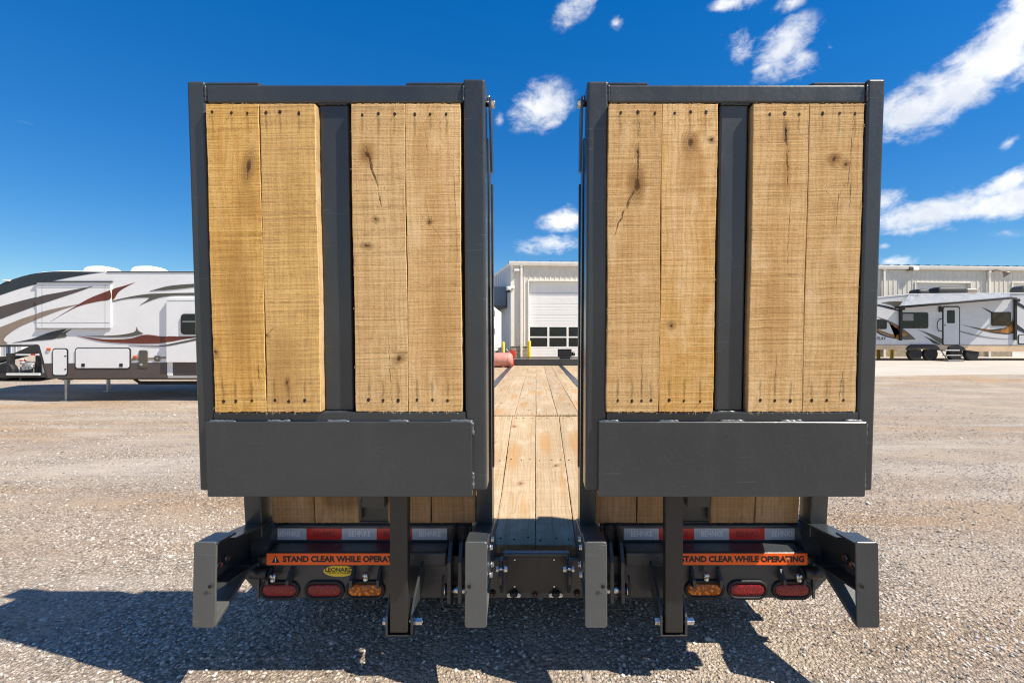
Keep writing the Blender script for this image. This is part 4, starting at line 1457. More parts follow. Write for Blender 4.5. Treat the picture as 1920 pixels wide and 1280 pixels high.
# windows and hatches
w_ = b1('window', 'black_plastic', 1425, 1640, 490, 648, D1 - .12, D1 - .085, .004, rv1, .09)
b1('pane', 'tinted_glass', 1440, 1625, 500, 638, D1 - .125, D1 - .1205, 0, w_, .06)
b1('glazing_bar', 'grey_vinyl', 1440, 1625, 545, 555, D1 - .128, D1 - .1255, 0, w_)
for i, (a, b_, c_, d_) in enumerate(((410, 530, 755, 968), (585, 1015, 750, 915))):
    h_ = b1('hatch', 'black_plastic', a, b_, c_, d_, D1 - .02, D1 + .01, .003, rv1, .07)
    b1('hatch_panel', 'white_wall', a + 8, b_ - 8, c_ + 8, d_ - 8, D1 - .026, D1 - .0205, .002, h_, .055)
    if i:
        for zx in (652, 945):
            b1('latch', 'black_plastic', zx - 13, zx + 13, 872, 898, D1 - .035, D1 - .0265, .002, h_)
    else:
        for zy in (810, 912):
            b1('hinge', 'black_plastic', 508, 522, zy, zy + 8, D1 - .032, D1 - .0265, .001, h_)
v_ = b1('fridge_vent', 'olive_vinyl', 1078, 1146, 770, 905, D1 - .025, D1, .003, rv1, .05)
b1('latch', 'zinc', 1090, 1112, 872, 890, D1 - .035, D1 - .0255, .002, v_)
v_ = b1('inlet_cover', 'olive_vinyl', 1198, 1242, 812, 856, D1 - .025, D1, .003, rv1, .04)
b1('latch', 'zinc', 1218, 1230, 828, 838, D1 - .034, D1 - .0255, .002, v_)
for a, b_ in ((380, 762), (1048, 822)):
    b1('marker_lamp', 'orange_lens', a - 15, a + 15, b_ - 10, b_ + 10, D1 - .025, D1, .006, rv1)
# skirt
bm = NB()
add_poly(bm, [c1(*q) for q in ((340, 872), (1298, 864), (1298, 985), (368, 986))], 'y', D1 - .012, D1 + .002)
build('skirt', bm, 'umber_vinyl', rv1)
b1('skirt', 'umber_vinyl', 1342, 2745, 858, 966, D1 - .012, D1 + .002, 0)
b1('skirt_post', 'white_wall', 1299, 1341, 858, 966, D1 - .02, D1 + .002, .004)
b1('frame_rail', 'dark_paint', 400, 2700, 985, 1000, D1 + .15, D1 + .30, .004)
bm = NB()
add_poly(bm, [c1(*q) for q in ((-330, 735), (285, 729), (300, 737), (372, 988), (362, 988), (292, 742), (-330, 748))], 'y', D1 - .012, D1 + .1)
build('nose_trim', bm, 'dark_paint', rv1)
b1('roof_trim', 'navy_vinyl', 830, 2750, 160, 168, D1 - .012, D1 + .002, 0)
# legs
for zx, zb_, y in ((520, 1000, .25), (840, 1000, 1.9)):
    x, z = c1(zx, zb_)
    x = x / D1 * (D1 + y)
    g = ground_z(x, D1 + y)
    bm = NB()
    add_box(bm, x - .042, x + .042, D1 + y - .05, D1 + y + .05, g + .45, 1.02, .006)
    add_box(bm, x - .032, x + .032, D1 + y - .038, D1 + y + .038, g + .02, g + .45, .005)
    add_box(bm, x - .10, x + .10, D1 + y - .10, D1 + y + .10, g, g + .02, .004)
    add_cyl(bm, (x - .14, D1 + y, g + .55), (x + .14, D1 + y, g + .55), .014, n=8)
    build('landing_leg', bm, 'galvanised', rv1)
x0, z0 = c1(890, 1003)
x1, z1 = c1(2200, 1016)
bm = NB()
add_cyl(bm, (x0, D1 + .6, z0 - .02), (x0 + .15, D1 + .6, z1 - .07), .035, n=10)
add_cyl(bm, (x0 + .13, D1 + .6, z1 - .07), (x1, D1 + .6, z1 - .07), .045, n=12)
build('drain_pipe', bm, 'black_plastic', rv1)
for zx in (1900, 2070):
    x, _ = c1(zx, 0)
    wheel(rv1, (x, D1 + .28, gz1 + .36), .36, .22, -1, 'y')
# roof units
zr = c1(0, 158)[1]
for zx0, zx1 in ((632, 812), (1000, 1190)):
    x0, x1 = c1(zx0, 0)[0], c1(zx1, 0)[0]
    x0, x1 = x0 * (D1 + .9) / D1, x1 * (D1 + .9) / D1
    bm = NB()
    rings = []
    for f, h in ((1, 0), (1, .13), (.92, .22), (.76, .275), (.5, .30)):
        hw, cxm = (x1 - x0) / 2 * f, (x0 + x1) / 2
        rings.append([(cxm + a, D1 + 1.2 + b_ * .85, zr - .01 + h) for a, b_ in rrect(-hw, hw, -.42 * f, .42 * f, .15 * f, 4)])
    add_loft(bm, rings)
    build('roof_air_conditioner', bm, 'white_wall', rv1)
x_, z_ = c1(55, 235)
bm = NB()
add_box(bm, x_ - .09, x_ + .09, D1 - .03, D1 + .1, z_ - .01, z_ + .035, .008)
build('roof_marker', bm, 'white_trim', rv1)
x_, z_ = c1(1505, 1020)
bm = NB()
add_box(bm, x_ - .10, x_ + .12, D1 + .2, D1 + .35, z_ - .16, z_ + .06, .02)
build('step_motor', bm, 'black_plastic', rv1)

# black gooseneck trailer seen under the camper's nose
D3 = 16.2
gz3 = ground_z(-17, D3)
gt = thing('gooseneck_trailer', (-17.5, D3, gz3), 'black gooseneck trailer with red and white tape beneath the camper nose', 'trailer')
def p3(px, py): return (PX(px, D3), PZ(py, D3))
bm = NB()
add_poly(bm, [p3(*q) for q in ((-60, 672), (0, 668), (46, 648), (76, 640), (110, 636), (110, 650), (78, 656), (42, 664), (-60, 690))], 'y', D3 + .2, D3 + .5, bev=.01)
build('gooseneck', bm, 'dark_paint', gt)
boxo('deck', 'dark_paint', gt, PX(-200, D3), PX(89, D3), D3 - .2, D3 + 2.0, PZ(707, D3), PZ(699, D3), .01)
boxo('side_rail', 'white_paint', gt, PX(26, D3), PX(88, D3), D3 - .24, D3 - .205, PZ(702.5, D3), PZ(698.5, D3), .005)
boxo('headboard', 'black_plastic', gt, PX(60, D3), PX(78, D3), D3 + .1, D3 + 1.8, PZ(699, D3), PZ(666, D3), .01)
for i, (a, b_) in enumerate(((26, 54), (54, 63), (63, 72), (72, 80))):
    boxo('reflective_tape', 'red_paint' if i % 2 else 'white_paint', gt, PX(a, D3) + .003, PX(b_, D3) - .003, D3 + .05, D3 + .075, PZ(666.5, D3), PZ(663.5, D3), .001)
boxo('post', 'dark_paint', gt, PX(17, D3), PX(23, D3), D3 - .1, D3 + .1, gz3 + .1, PZ(662, D3), .01)
boxo('post', 'galvanised', gt, PX(77, D3), PX(80, D3), D3 + .02, D3 + .08, PZ(699, D3), PZ(666, D3), .005)
boxo('jack', 'dark_paint', gt, PX(42, D3), PX(46, D3), D3 - .1, D3 + .02, gz3, PZ(699, D3), .005)
for px in (-14, 14):
    wheel(gt, (PX(px, D3), D3, gz3 + .30), .30, .22, -1, 'y', 'zinc')
pump = thing('engine_unit', (PX(45, D3), D3 + .3, PZ(699, D3)), 'grey engine unit with an orange-capped tank on the black gooseneck trailer', 'engine')
bm = NB()
add_cyl(bm, (PX(40, D3), D3 + .2, PZ(688, D3)), (PX(58, D3), D3 + .2, PZ(690, D3)), .19, n=20)
add_box(bm, PX(30, D3), PX(56, D3), D3 + .1, D3 + .5, PZ(698.6, D3), PZ(688, D3), .02)
build('block', bm, 'grey_vinyl', pump)
bm = NB()
add_cyl(bm, (PX(36, D3), D3 + .12, PZ(683, D3)), (PX(36, D3), D3 + .12, PZ(672.5, D3)), .075, n=16)
build('fuel_tank', bm, 'white_paint', pump)
bm = NB()
add_cyl(bm, (PX(36, D3), D3 + .12, PZ(677, D3)), (PX(36, D3), D3 + .12, PZ(674, D3)), .079, n=16)
build('tank_band', bm, 'orange_lens', pump)
bm = NB()
for q in (47, 53, 59):
    add_cyl(bm, (PX(q, D3), D3 + .05, PZ(692 - (q % 5), D3)), (PX(q, D3), D3 - .05, PZ(692 - (q % 5), D3)), .07, n=14)
build('pulley', bm, 'galvanised', pump)
far_wall = thing('grey_shed', (PX(-60, 30), 31, .57), 'pale grey metal shed far behind the gooseneck trailer', 'building')
boxo('wall', 'shade_white', far_wall, PX(-420, 30), PX(40, 30), 30, 36, .5, PZ(606, 30), .02)
for i in range(10):
    boxo('wall_rib', 'shade_white', far_wall, PX(-60 + i * 10, 30), PX(-58 + i * 10, 30), 29.96, 29.998, .5, PZ(607, 30), .005)
boxo('corner_post', 'blue_panel', far_wall, PX(17, 30), PX(21, 30), 29.9, 29.995, .5, PZ(607, 30), .01)

# ------------------------------------------------------------------ travel trailer on the right
D2 = 23.0
def c2(zx, zy):
    p_ = PT(1620 + zx / 5.12, 470 + zy / 5.12, D2)
    return (p_.x, p_.z)


gz2 = ground_z(18, D2)
rv2 = thing('travel_trailer', (19.5, D2 + 1.2, gz2), 'grey travel trailer with orange flame graphics and tilted awning, before the beige building', 'camper')
def b2(name, mat, zx0, zx1, zy0, zy1, y0, y1, bev=.01, parent=None, rr=0):
    (x0, z1), (x1, z0) = c2(zx0, zy0), c2(zx1, zy1)
    bm = NB()
    if rr:
        add_poly(bm, rrect(x0, x1, z0, z1, rr), 'y', y0, y1, bev=bev)
    else:
        add_box(bm, x0, x1, y0, y1, z0, z1, bev)
    return build(name, bm, mat, parent or rv2)


bm = NB()
add_poly(bm, [c2(*q) for q in ((-480, 905), (2300, 905), (2300, 560), (2200, 430), (2050, 396), (430, 412), (120, 443), (-300, 470), (-470, 520))], 'y', D2, D2 + 2.45, bev=.03)
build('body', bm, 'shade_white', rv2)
bm = NB()
add_poly(bm, [c2(*q) for q in ((-480, 905), (2300, 905), (2290, 972), (1100, 968), (950, 950), (700, 948), (-470, 948))], 'y', D2 - .01, D2 + 2.44, bev=.01)
build('skirt', bm, 'peach_panel', rv2)
b2('belt_trim', 'seam_grey', -480, 2300, 901, 907, D2 - .02, D2 + .0, 0)
bm = NB()
add_poly(bm, [c2(*q) for q in ((-300, 470), (120, 443), (430, 412), (2050, 396), (2050, 402), (430, 419), (120, 450), (-300, 478))], 'y', D2 - .03, D2 + .002)
build('roof_trim', bm, 'white_wall', rv2)
decals([('navy_vinyl', [(-200, 450), (120, 510), (260, 540), (385, 592), (250, 560), (120, 530), (-200, 480)]),
        ('olive_vinyl', [(120, 632), (230, 668), (330, 720), (430, 790), (497, 850), (400, 855), (330, 840), (340, 800), (300, 730), (230, 690)]),
        ('amber_vinyl', [(240, 692), (300, 718), (350, 750), (420, 800), (380, 820), (330, 800), (260, 800), (150, 760), (115, 752), (115, 765), (200, 800), (320, 845), (350, 846), (350, 812), (325, 755)]),
        ('navy_vinyl', [(115, 765), (200, 805), (330, 845), (420, 855), (300, 845), (180, 815), (115, 780)]),
        ('olive_vinyl', [(510, 755), (620, 790), (740, 840), (880, 900), (770, 900), (700, 870), (600, 800)]),
        ('navy_vinyl', [(570, 818), (650, 850), (740, 898), (670, 890), (620, 850)]),
        ('navy_vinyl', [(930, 708), (1060, 735), (1200, 755), (1350, 745), (1450, 770), (1400, 800), (1250, 790), (1100, 755)]),
        ('amber_vinyl', [(1090, 742), (1200, 755), (1290, 765), (1370, 728), (1410, 690), (1425, 650), (1440, 760), (1400, 790), (1250, 780), (1160, 765)]),
        ('grey_vinyl', [(800, 728), (950, 775), (1100, 810), (1250, 835), (1420, 848), (1250, 842), (1100, 822), (950, 788)]),
        ('navy_vinyl', [(1125, 540), (1200, 572), (1245, 598), (1225, 602), (1180, 575)]),
        ('navy_vinyl', [(1440, 470), (1560, 540), (1700, 600), (1700, 630), (1540, 560), (1440, 500)]),
        ('navy_vinyl', [(1450, 690), (1560, 770), (1700, 820), (1700, 850), (1540, 790), (1450, 740)]),
        ('olive_vinyl', [(170, 498), (260, 487), (350, 488), (450, 508), (520, 520), (440, 540), (320, 546), (260, 520)])], c2, D2, rv2)
for a, b_, c_, d_, gl in ((352, 614, 593, 745, 'tinted_glass'), (1220, 1408, 588, 722, 'brown_glass'), (60, 216, 658, 752, 'tinted_glass')):
    w_ = b2('window', 'black_plastic', a, b_, c_, d_, D2 - .03, D2 + .01, .005, rv2, .08)
    b2('pane', gl, a + 8, b_ - 8, c_ + 8, d_ - 8, D2 - .034, D2 - .0305, 0, w_, .06)
    if a == 352:
        b2('blind', 'grey_vinyl', 366, 470, 606, 672, D2 - .036, D2 - .0345, 0, w_)
        b2('glazing_bar', 'black_plastic', 470, 474, 600, 738, D2 - .040, D2 - .0365, 0, w_)
dr = b2('door', 'black_plastic', 750, 918, 532, 906, D2 - .025, D2 + .01, .005, rv2, .10)
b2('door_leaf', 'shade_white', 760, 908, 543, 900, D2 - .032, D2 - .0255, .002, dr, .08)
b2('door_window', 'tinted_glass', 790, 866, 571, 696, D2 - .038, D2 - .0325, 0, dr, .05)
b2('door_latch', 'grey_vinyl', 764, 780, 705, 722, D2 - .045, D2 - .0325, .003, dr)
bm = NB()
add_tube(bm, [(c2(*q)[0], D2 - dy, c2(*q)[1]) for q, dy in (((745, 655), .02), ((715, 655), .10), ((685, 685), .12), ((682, 735), .12), ((700, 768), .10), ((748, 772), .02))], .018, 8)
build('grab_handle', bm, 'black_plastic', rv2)
b2('porch_light', 'black_plastic', 714, 738, 533, 588, D2 - .08, D2, .01)
h_ = b2('hatch', 'black_plastic', 1476, 1720, 805, 898, D2 - .02, D2, .004, rv2, .06)
b2('hatch_panel', 'shade_white', 1484, 1712, 813, 890, D2 - .026, D2 - .0205, .002, h_, .05)
text_mesh('lettering', '-PLAY', c2(108, 0)[0], c2(214, 0)[0], c2(0, 856)[1], c2(0, 826)[1], D2 - .006, 'navy_vinyl', rv2, .02, shear=.25)
# wheels, arches, steps
bm = NB()
add_poly(bm, [c2(*q) for q in ((398, 950), (420, 915), (450, 900), (660, 900), (700, 915), (722, 950), (700, 955), (560, 940), (420, 955))], 'y', D2 - .08, D2 + .02, bev=.005)
build('wheel_arch', bm, 'rubber', rv2)
bm = NB()
add_poly(bm, [c2(*q) for q in ((790, 960), (810, 915), (900, 905), (950, 925), (975, 962), (900, 950))], 'y', D2 - .06, D2 + .02, bev=.005)
build('wheel_arch', bm, 'rubber', rv2)
for zx in (500, 650, 886, 1046):
    x, _ = c2(zx, 0)
    wheel(rv2, (x, D2 + .12, gz2 + .335), .335, .22, -1, 'y', 'dark_paint')
st_ = b2('entry_step', 'grey_vinyl', 722, 862, 950, 962, D2 - .35, D2 - .02, .01)
for k, (a, b_, zy) in enumerate(((684, 824, 996), (656, 800, 1043))):
    b2('tread', 'grey_vinyl', a, b_, zy, zy + 9, D2 - .65 - .25 * k, D2 - .38 - .25 * k, .006, st_)
for zx0, zx1 in ((722, 664), (860, 800)):
    bm = NB()
    a, b_ = c2(zx0, 955), c2(zx1, 1052)
    add_tube(bm, [(a[0], D2 - .1, a[1]), (b_[0], D2 - .85, gz2 + .02)], .02, 8)
    build('step_rail', bm, 'black_plastic', st_)
# awning
A_, B_ = c2(430, 421), c2(1392, 404)
C_, E_ = c2(318, 545), c2(1404, 452)
ya = D2 - .55
k_ = ya / D2
C3, E3 = Vector((C_[0] * k_, ya, CAM_H + (C_[1] - CAM_H) * k_)), Vector((E_[0] * k_, ya, CAM_H + (E_[1] - CAM_H) * k_))
bm = NB()
rows = []
for i in range(13):
    f = i / 12
    top = Vector((A_[0] + (B_[0] - A_[0]) * f, D2 - .02, A_[1] + (B_[1] - A_[1]) * f))
    bot = C3.lerp(E3, f)
    rows.append([bm.verts.new(top.lerp(bot, g) + Vector((0, 0, -.03 * math.sin(math.pi * g)))) for g in (0, .25, .5, .75, 1)])
for a, b_ in zip(rows, rows[1:]):
    for j in range(4):
        bm.faces.new((a[j], b_[j], b_[j + 1], a[j + 1])).smooth = True
bmesh.ops.solidify(bm, geom=bm.faces[:], thickness=.006)
awn = build('awning', bm, 'fabric_grey', rv2)
bm = NB()
add_cyl(bm, C3 - Vector((.08, 0, 0)), E3 + Vector((.08, 0, 0)), .055, n=16)
build('roller', bm, 'black_plastic', awn)
for q, zx, zb_ in ((C3, 343, 862), (E3, 1442, 858)):
    x, z = c2(zx, zb_)
    bm = NB()
    add_box(bm, x - .06, x + .06, D2 - .09, D2 - .02, z, c2(0, 545 if zx < 500 else 450)[1], .008)
    add_cyl(bm, (x, D2 - .1, c2(0, 560 if zx < 500 else 470)[1]), q, .035, n=8)
    add_box(bm, x - .05, x + .14, D2 - .16, D2 - .03, c2(0, 570)[1] if zx < 500 else c2(0, 492)[1], c2(0, 540)[1] if zx < 500 else c2(0, 462)[1], .01)
    build('awning_arm', bm, 'black_plastic', awn)
# roof units
for a, b_, c_, m_ in ((485, 592, 372, 'black_plastic'), (668, 940, 350, 'black_plastic'), (1470, 1700, 338, 'olive_vinyl')):
    x0, x1 = c2(a, 0)[0] * 1.04, c2(b_, 0)[0] * 1.04
    zt_ = CAM_H + (c2(0, c_)[1] - CAM_H) * 1.04
    z0 = c2(0, 415)[1]
    bm = NB()
    rings = []
    for f, hh_ in ((1, 0), (1, .55), (.93, .85), (.75, 1)):
        rings.append([((x0 + x1) / 2 + u, D2 + 1.0 + v * .9, z0 + (zt_ - z0) * hh_) for u, v in rrect(-(x1 - x0) / 2 * f, (x1 - x0) / 2 * f, -.4 * f, .4 * f, .1, 3)])
    add_loft(bm, rings)
    build('roof_air_conditioner', bm, m_, rv2)
bm = NB()
x0, _ = c2(1165, 0)
z0 = c2(0, 398)[1]
add_box(bm, x0 - .25, x0 + .30, D2 + .7, D2 + 1.1, z0, z0 + .26, .06)
build('roof_vent', bm, 'tan_vinyl', rv2)

# ------------------------------------------------------------------ beige metal building
def wall_d(px): return 26.4 / (1 - .066 * (px - CX) / FOC)       # depth of the front wall where the sight line through px meets it
B0 = PX(959.5, wall_d(959.5))
ang = math.atan(.066)
ex = Vector((math.cos(ang), math.sin(ang), 0))
BO = Vector((B0, 26.4 + .066 * B0, .50))
bld = thing('beige_building', BO, 'long beige ribbed-metal workshop with white overhead doors behind the trailer', 'building')
bld.rotation_euler = (0, 0, ang)
def sw(px):                                                      # distance along the wall, from the corner
    d = wall_d(px)
    return (Vector((PX(px, d), d, .5)) - BO).dot(ex)
def zw(py, px): return PZ(py, wall_d(px)) - .5


H = zw(492, 1005)
WLEN = 42.0


def ribbed(bm, s0, s1, z0, z1, pitch=.285):
    """vertical ribbed sheet: a trapezoid rib every panel, extruded up the wall"""
    pr = []
    k0 = math.floor(s0 / pitch)
    s = k0 * pitch
    while s < s1 + pitch:
        for ds, y in ((0, 0), (.075, 0), (.10, -.022), (.135, -.022), (.16, 0)):
            if s0 <= s + ds <= s1:
                pr.append((s + ds, y))
        s += pitch
    pr = [(s0, 0)] + pr + [(s1, 0)]
    A = [bm.verts.new((a, b_, z0)) for a, b_ in pr]
    B = [bm.verts.new((a, b_, z1)) for a, b_ in pr]
    for i in range(len(pr) - 1):
        if pr[i + 1][0] - pr[i][0] > 1e-5:
            bm.faces.new((A[i], A[i + 1], B[i + 1], B[i]))


DOORS = [(sw(992), sw(992) + 4.3, zw(527, 1000)), (sw(1178), sw(1178) + 4.3, zw(527, 1000)), (sw(1390), sw(1390) + 4.3, zw(529, 1400)), (sw(1716.5), sw(1818.5), zw(530.5, 1760)), (sw(1898), sw(1898) + 3.2, zw(530.5, 1900)), (sw(2110), sw(2110) + 3.2, zw(530.5, 1900))]
bm = NB()
s = 0
for a, b_, h in DOORS:
    ribbed(bm, s, a, .72, H)
    ribbed(bm, a, b_, h, H)
    s = b_
ribbed(bm, s, WLEN, .72, H)
add_box(bm, 0.02, WLEN - .02, .26, .40, .0, H - .02)       # core of the wall behind the sheets
wall = build('wall', bm, 'beige_panel', bld, True, keep=True)
# cut-outs are framed by trims; doors stand in front of the core
for a, b_, h in DOORS:
    bm = NB()
    add_box(bm, a - .07, a, -.06, .26, 0, h + .07, .004)
    add_box(bm, b_, b_ + .07, -.06, .26, 0, h + .07, .004)
    add_box(bm, a + .001, b_ - .001, -.06, .26, h, h + .068, .004)
    build('door_trim', bm, 'white_trim', bld, True)
    n = 7
    hs_ = h / n
    bm = NB()
    add_box(bm, a, b_, .20, .24, 0, h)
    d_ = build('garage_door', bm, 'seam_grey', bld, True)
    base = Vector(d_.location)
    npan = max(3, round((b_ - a) / 1.06))
    pw = (b_ - a) / npan
    for k in range(n):
        z0, z1 = k * hs_, (k + 1) * hs_
        if k == 2 or k == 1:
            continue
        bm = NB()
        add_box(bm, a + .01, b_ - .01, .165, .198, z0 + .012, z1 - .004, .010)
        for j in range(3):
            zz_ = z0 + hs_ * (j + 1) / 4
            add_box(bm, a + .02, b_ - .02, .160, .166, zz_ - .008, zz_ + .008)
        o = build('panel', bm, 'door_white', None)
        o.parent = d_
        o.location = Vector(o.location) - base
    # two rows of panes: stiles and rails, glass between
    z0, z1 = 1 * hs_, 3 * hs_
    bm = NB()
    for zz_ in (z0, (z0 + z1) / 2 - .05, z1 - .07):
        add_box(bm, a + .01, b_ - .01, .164, .198, zz_ + .006, zz_ + .082, .005)
    for j in range(npan + 1):
        s_ = a + pw * j
        add_box(bm, max(a + .01, s_ - .055), min(b_ - .01, s_ + .055), .162, .196, z0 + .008, z1 + .008, .005)
    o = build('window_frame', bm, 'door_white', None)
    o.parent = d_
    o.location = Vector(o.location) - base
    for rr_ in range(2):
        for j in range(npan):
            bm = NB()
            zz_ = z0 + .085 if rr_ == 0 else (z0 + z1) / 2 + .033
            ze = (z0 + z1) / 2 - .045 if rr_ == 0 else z1 - .065
            add_box(bm, a + pw * j + .05, a + pw * (j + 1) - .05, .180, .190, zz_, ze)
            o = build('pane', bm, 'tinted_glass', None)
            o.parent = d_
            o.location = Vector(o.location) - base
# eave gutter, roof, downspouts
bm = NB()
add_poly(bm, [(-.20, H - .16), (-.16, H - .20), (-.05, H - .20), (-.05, H + .02), (-.22, H + .02), (-.22, H - .05)], 'x', -.15, WLEN)
build('gutter', bm, 'white_trim', bld, True)
bm = NB()
add_poly(bm, [(-.2, H + .03), (9.0, H + .75), (18.2, H + .03), (18.2, H - .05), (-.2, H - .05 + .06)], 'x', -.18, WLEN + .02)
roof = build('roof', bm, 'galvanised', bld, True)
base = Vector(roof.location)
for k in range(int(WLEN / .61)):
    bm = NB()
    s_ = .3 + k * .61
    add_poly(bm, [(-.22, H + .035), (8.98, H + .755), (8.98, H + .80), (-.22, H + .08)], 'x', s_ - .025, s_ + .025)
    o = build('roof_seam', bm, 'blue_grey_panel', None)
    o.parent = roof
    o.location = Vector(o.location) - base
for s_ in (sw(977.5), sw(1655), sw(1851)):
    bm = NB()
    top = H - .18 if s_ != sw(1851) else H - .30
    add_box(bm, s_ - .055, s_ + .055, -.16, -.05, .05, top, .01)
    add_box(bm, s_ - .075, s_ + .075, -.19, -.05, top - .06, top + .05, .01)
    build('downspout', bm, 'white_trim', bld, True)
bm = NB()
add_box(bm, -.06, .09, -.052, .20, .72, H - .16, .006)
build('corner_trim', bm, 'white_trim', bld, True)
# stone footing at the piers
prev = 0
bm = NB()
add_box(bm, -.05, DOORS[0][0] - .075, -.05, .20, 0, .70)
foot = build('stone_footing', bm, 'stone_block', bld, True)
base = Vector(foot.location)
pier = DOORS[0][0] - .075
for r_ in range(3):
    s_ = -.05
    while s_ < pier - .03:
        w_ = min(rnd.uniform(.20, .36), pier - s_)
        bm = NB()
        add_box(bm, s_ + .008, s_ + w_ - .008, -.085 + rnd.uniform(-.012, .012), -.048, r_ * .232 + .008, (r_ + 1) * .232 - .008, .012)
        o = build('stone', bm, 'stone_block', None)
        o.parent = foot
        o.location = Vector(o.location) - base
        s_ += w_
boxo('footing_cap', 'stone_block', bld, -.10, DOORS[0][0] - .076, -.11, .0, .70, .74, .01, True)
bm = NB()
s = 0
for i_ in range(len(DOORS)):
    a = DOORS[i_][1] + .075
    b_ = DOORS[i_ + 1][0] - .075 if i_ + 1 < len(DOORS) else WLEN
    add_box(bm, a, b_, -.07, .2, 0, .72)
build('plinth', bm, 'stone_block', bld, True)
# lamps and cameras on the wall
for s_, z_ in ((sw(1708), zw(504, 1700)),):
    bm = NB()
    add_box(bm, s_ - .30, s_ - .10, -.25, -.03, z_ - .12, z_ + .10, .02)
    build('wall_light', bm, 'olive_vinyl', bld, True)
    bm = NB()
    add_poly(bm, [(-.32, z_ - .10), (-.20, z_ - .13), (-.04, z_ - .10), (-.04, z_ + .06), (-.30, z_ + .06)], 'x', s_ - .10, s_ + .22)
    build('light_lens', bm, 'white_paint', bld, True)
s_, z_ = sw(1858), zw(511, 1858)
bm = NB()
add_tube(bm, [(s_, -.03, z_ + .05), (s_, -.3, z_ + .12), (s_ + .05, -.55, z_ + .02), (s_ + .12, -.62, z_ - .05)], .03, 8)
add_cyl(bm, (s_ + .12, -.62, z_ - .03), (s_ + .25, -.72, z_ - .22), .07, .24, 18)
build('gooseneck_lamp', bm, 'tan_vinyl', bld, True)
s_, z_ = sw(966), zw(507.5, 966)
bm = NB()
add_tube(bm, [(s_ - .10, -.02, z_ - .35), (s_ - .10, -.12, z_ - .12), (s_ - .02, -.16, z_ - .02)], .025, 8)
add_box(bm, s_ - .08, s_ + .22, -.22, -.10, z_ - .06, z_ + .07, .03)
build('flood_light', bm, 'white_trim', bld, True)
s_, z_ = sw(957), zw(541, 957)
bm = NB()
add_box(bm, s_ - .02, s_ + .22, -.22, -.03, z_ - .02, z_ + .14, .03)
add_cyl(bm, (s_ - .10, -.28, z_ + .08), (s_ - .10, -.28, z_ - .12), .12, n=18)
g = build('security_camera', bm, 'white_paint', bld, True)
bm = NB()
bmesh.ops.create_uvsphere(bm, u_segments=14, v_segments=8, radius=.105)
bmesh.ops.translate(bm, vec=Vector((s_ - .10, -.28, z_ - .15)) - Vector(g.location), verts=bm.verts)
o = build('camera_dome', bm, 'tinted_glass', None)
o.parent = g

# side wing with a sheet-metal hood, left of the corner
side_dir = Vector((-math.sin(R(15)), math.cos(R(15)), 0))
wing = thing('side_wing', BO + Vector((-.3, .4, 0)), 'shaded blue-grey side wall with metal hood left of the beige corner', 'building')
def wpt(u, z): return BO + Vector((-.02, .22, 0)) + side_dir * u + Vector((0, 0, z))
bm = NB()
nrm = Vector((side_dir.y, -side_dir.x, 0))
def wslab(bm, u0, u1, z0, z1, t0, t1):
    vs_ = []
    for (u, z) in ((u0, z0), (u1, z0), (u1, z1), (u0, z1)):
        vs_.append(wpt(u, z))
    A = [bm.verts.new(p_ - nrm * t0) for p_ in vs_]
    B = [bm.verts.new(p_ - nrm * t1) for p_ in vs_]
    fs = [bm.faces.new(A), bm.faces.new(B[::-1])] + [bm.faces.new((A[i], B[i], B[(i + 1) % 4], A[(i + 1) % 4])) for i in range(4)]
    bmesh.ops.recalc_face_normals(bm, faces=fs)
wslab(bm, 0, 30, 0, H - .1, 0, -.3)
for k in range(20):
    wslab(bm, .3 + k * .6, .36 + k * .6, .3, H - .2, 0, .04)
build('wall', bm, 'shade_white', wing)
bm = NB()
wslab(bm, -.1, 30, H - .12, H + .05, .06, -.35)
build('eave_trim', bm, 'white_trim', wing)
bm = NB()
wslab(bm, 1.2, 9, H - 2.3, H - 1.2, .05, .9)
build('hood', bm, 'blue_grey_panel', wing)
bm = NB()
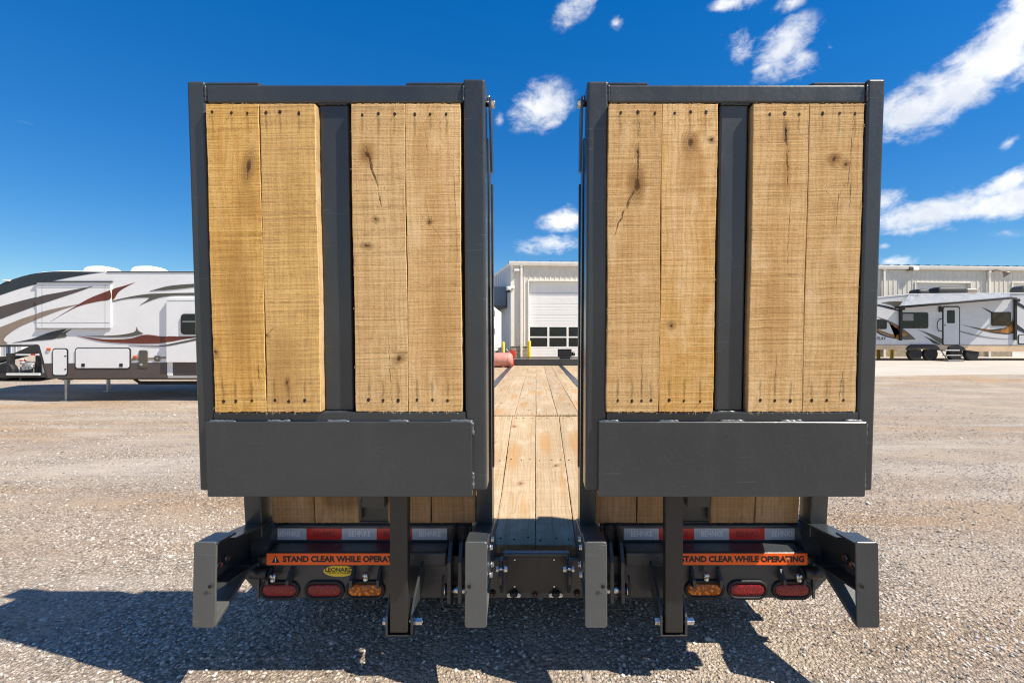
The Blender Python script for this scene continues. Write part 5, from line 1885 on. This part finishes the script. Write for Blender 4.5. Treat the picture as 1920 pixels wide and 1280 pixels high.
wslab(bm, 1.1, 9.1, H - 2.42, H - 2.301, .04, .95)
build('hood_trim', bm, 'olive_vinyl', wing)
bm = NB()
wslab(bm, 3.4, 6.2, .05, H - 2.5, .02, .06)
build('side_door', bm, 'blue_panel', wing)

# bollards
def bollard(px, y, h, label):
    x = PX(px, y)
    g = ground_z(x, y)
    bm = NB()
    n = 18
    add_loft(bm, [[(x + r * math.cos(2 * math.pi * i / n), y + r * math.sin(2 * math.pi * i / n), g + z) for i in range(n)] for r, z in ((.085, 0), (.085, h - .05), (.07, h - .015), (.03, h))])
    o = build('bollard', bm, 'yellow_paint', None)
    return tag(o, label, 'bollard', 'yellow steel bollards along the building')
bollard(992.5, 25.6, .95, 'yellow steel bollard beside the overhead door seen between the ramps')
bollard(943.5, 25.5, .9, 'yellow steel bollard by the shaded side wall, partly behind the pink tank')
bollard(1647, 25.0, .85, 'yellow steel bollard under the travel trailer, next to the right ramp')
bollard(1672, 26.0, .8, 'dull yellow bollard behind the travel trailer wheels')

# white box truck, only its edge shows between the ramps
tk = thing('box_truck', (-2.9, 19.5, ground_z(-2.9, 19.5)), 'white box truck standing left of the beige building corner', 'truck')
g = ground_z(-2.9, 19)
bm = NB()
add_box(bm, -4.3, -1.62, 18.6, 22.5, g + .75, PZ(574, 18.6), .05, 2)
build('cargo_box', bm, 'white_wall', tk)
boxo('bumper', 'dark_paint', tk, -4.25, -1.70, 18.5, 18.62, g + .35, g + .55, .02)
boxo('frame', 'dark_paint', tk, -3.6, -2.2, 18.7, 24.5, g + .5, g + .74, .02)
boxo('cab', 'white_wall', tk, -4.0, -1.85, 22.7, 24.4, g + .5, g + 2.1, .12)
bm = NB()
for z_ in (1.9, 2.6):
    add_box(bm, -1.66, -1.59, 18.55, 18.62, z_ - .12, z_ + .12, .01)
build('door_hinge', bm, 'galvanised', tk)
for s_ in (-4.0, -1.9):
    for yy in (19.6, 23.6):
        wheel(tk, (s_, yy, g + .4), .4, .26, 1 if s_ > -3 else -1, 'x')
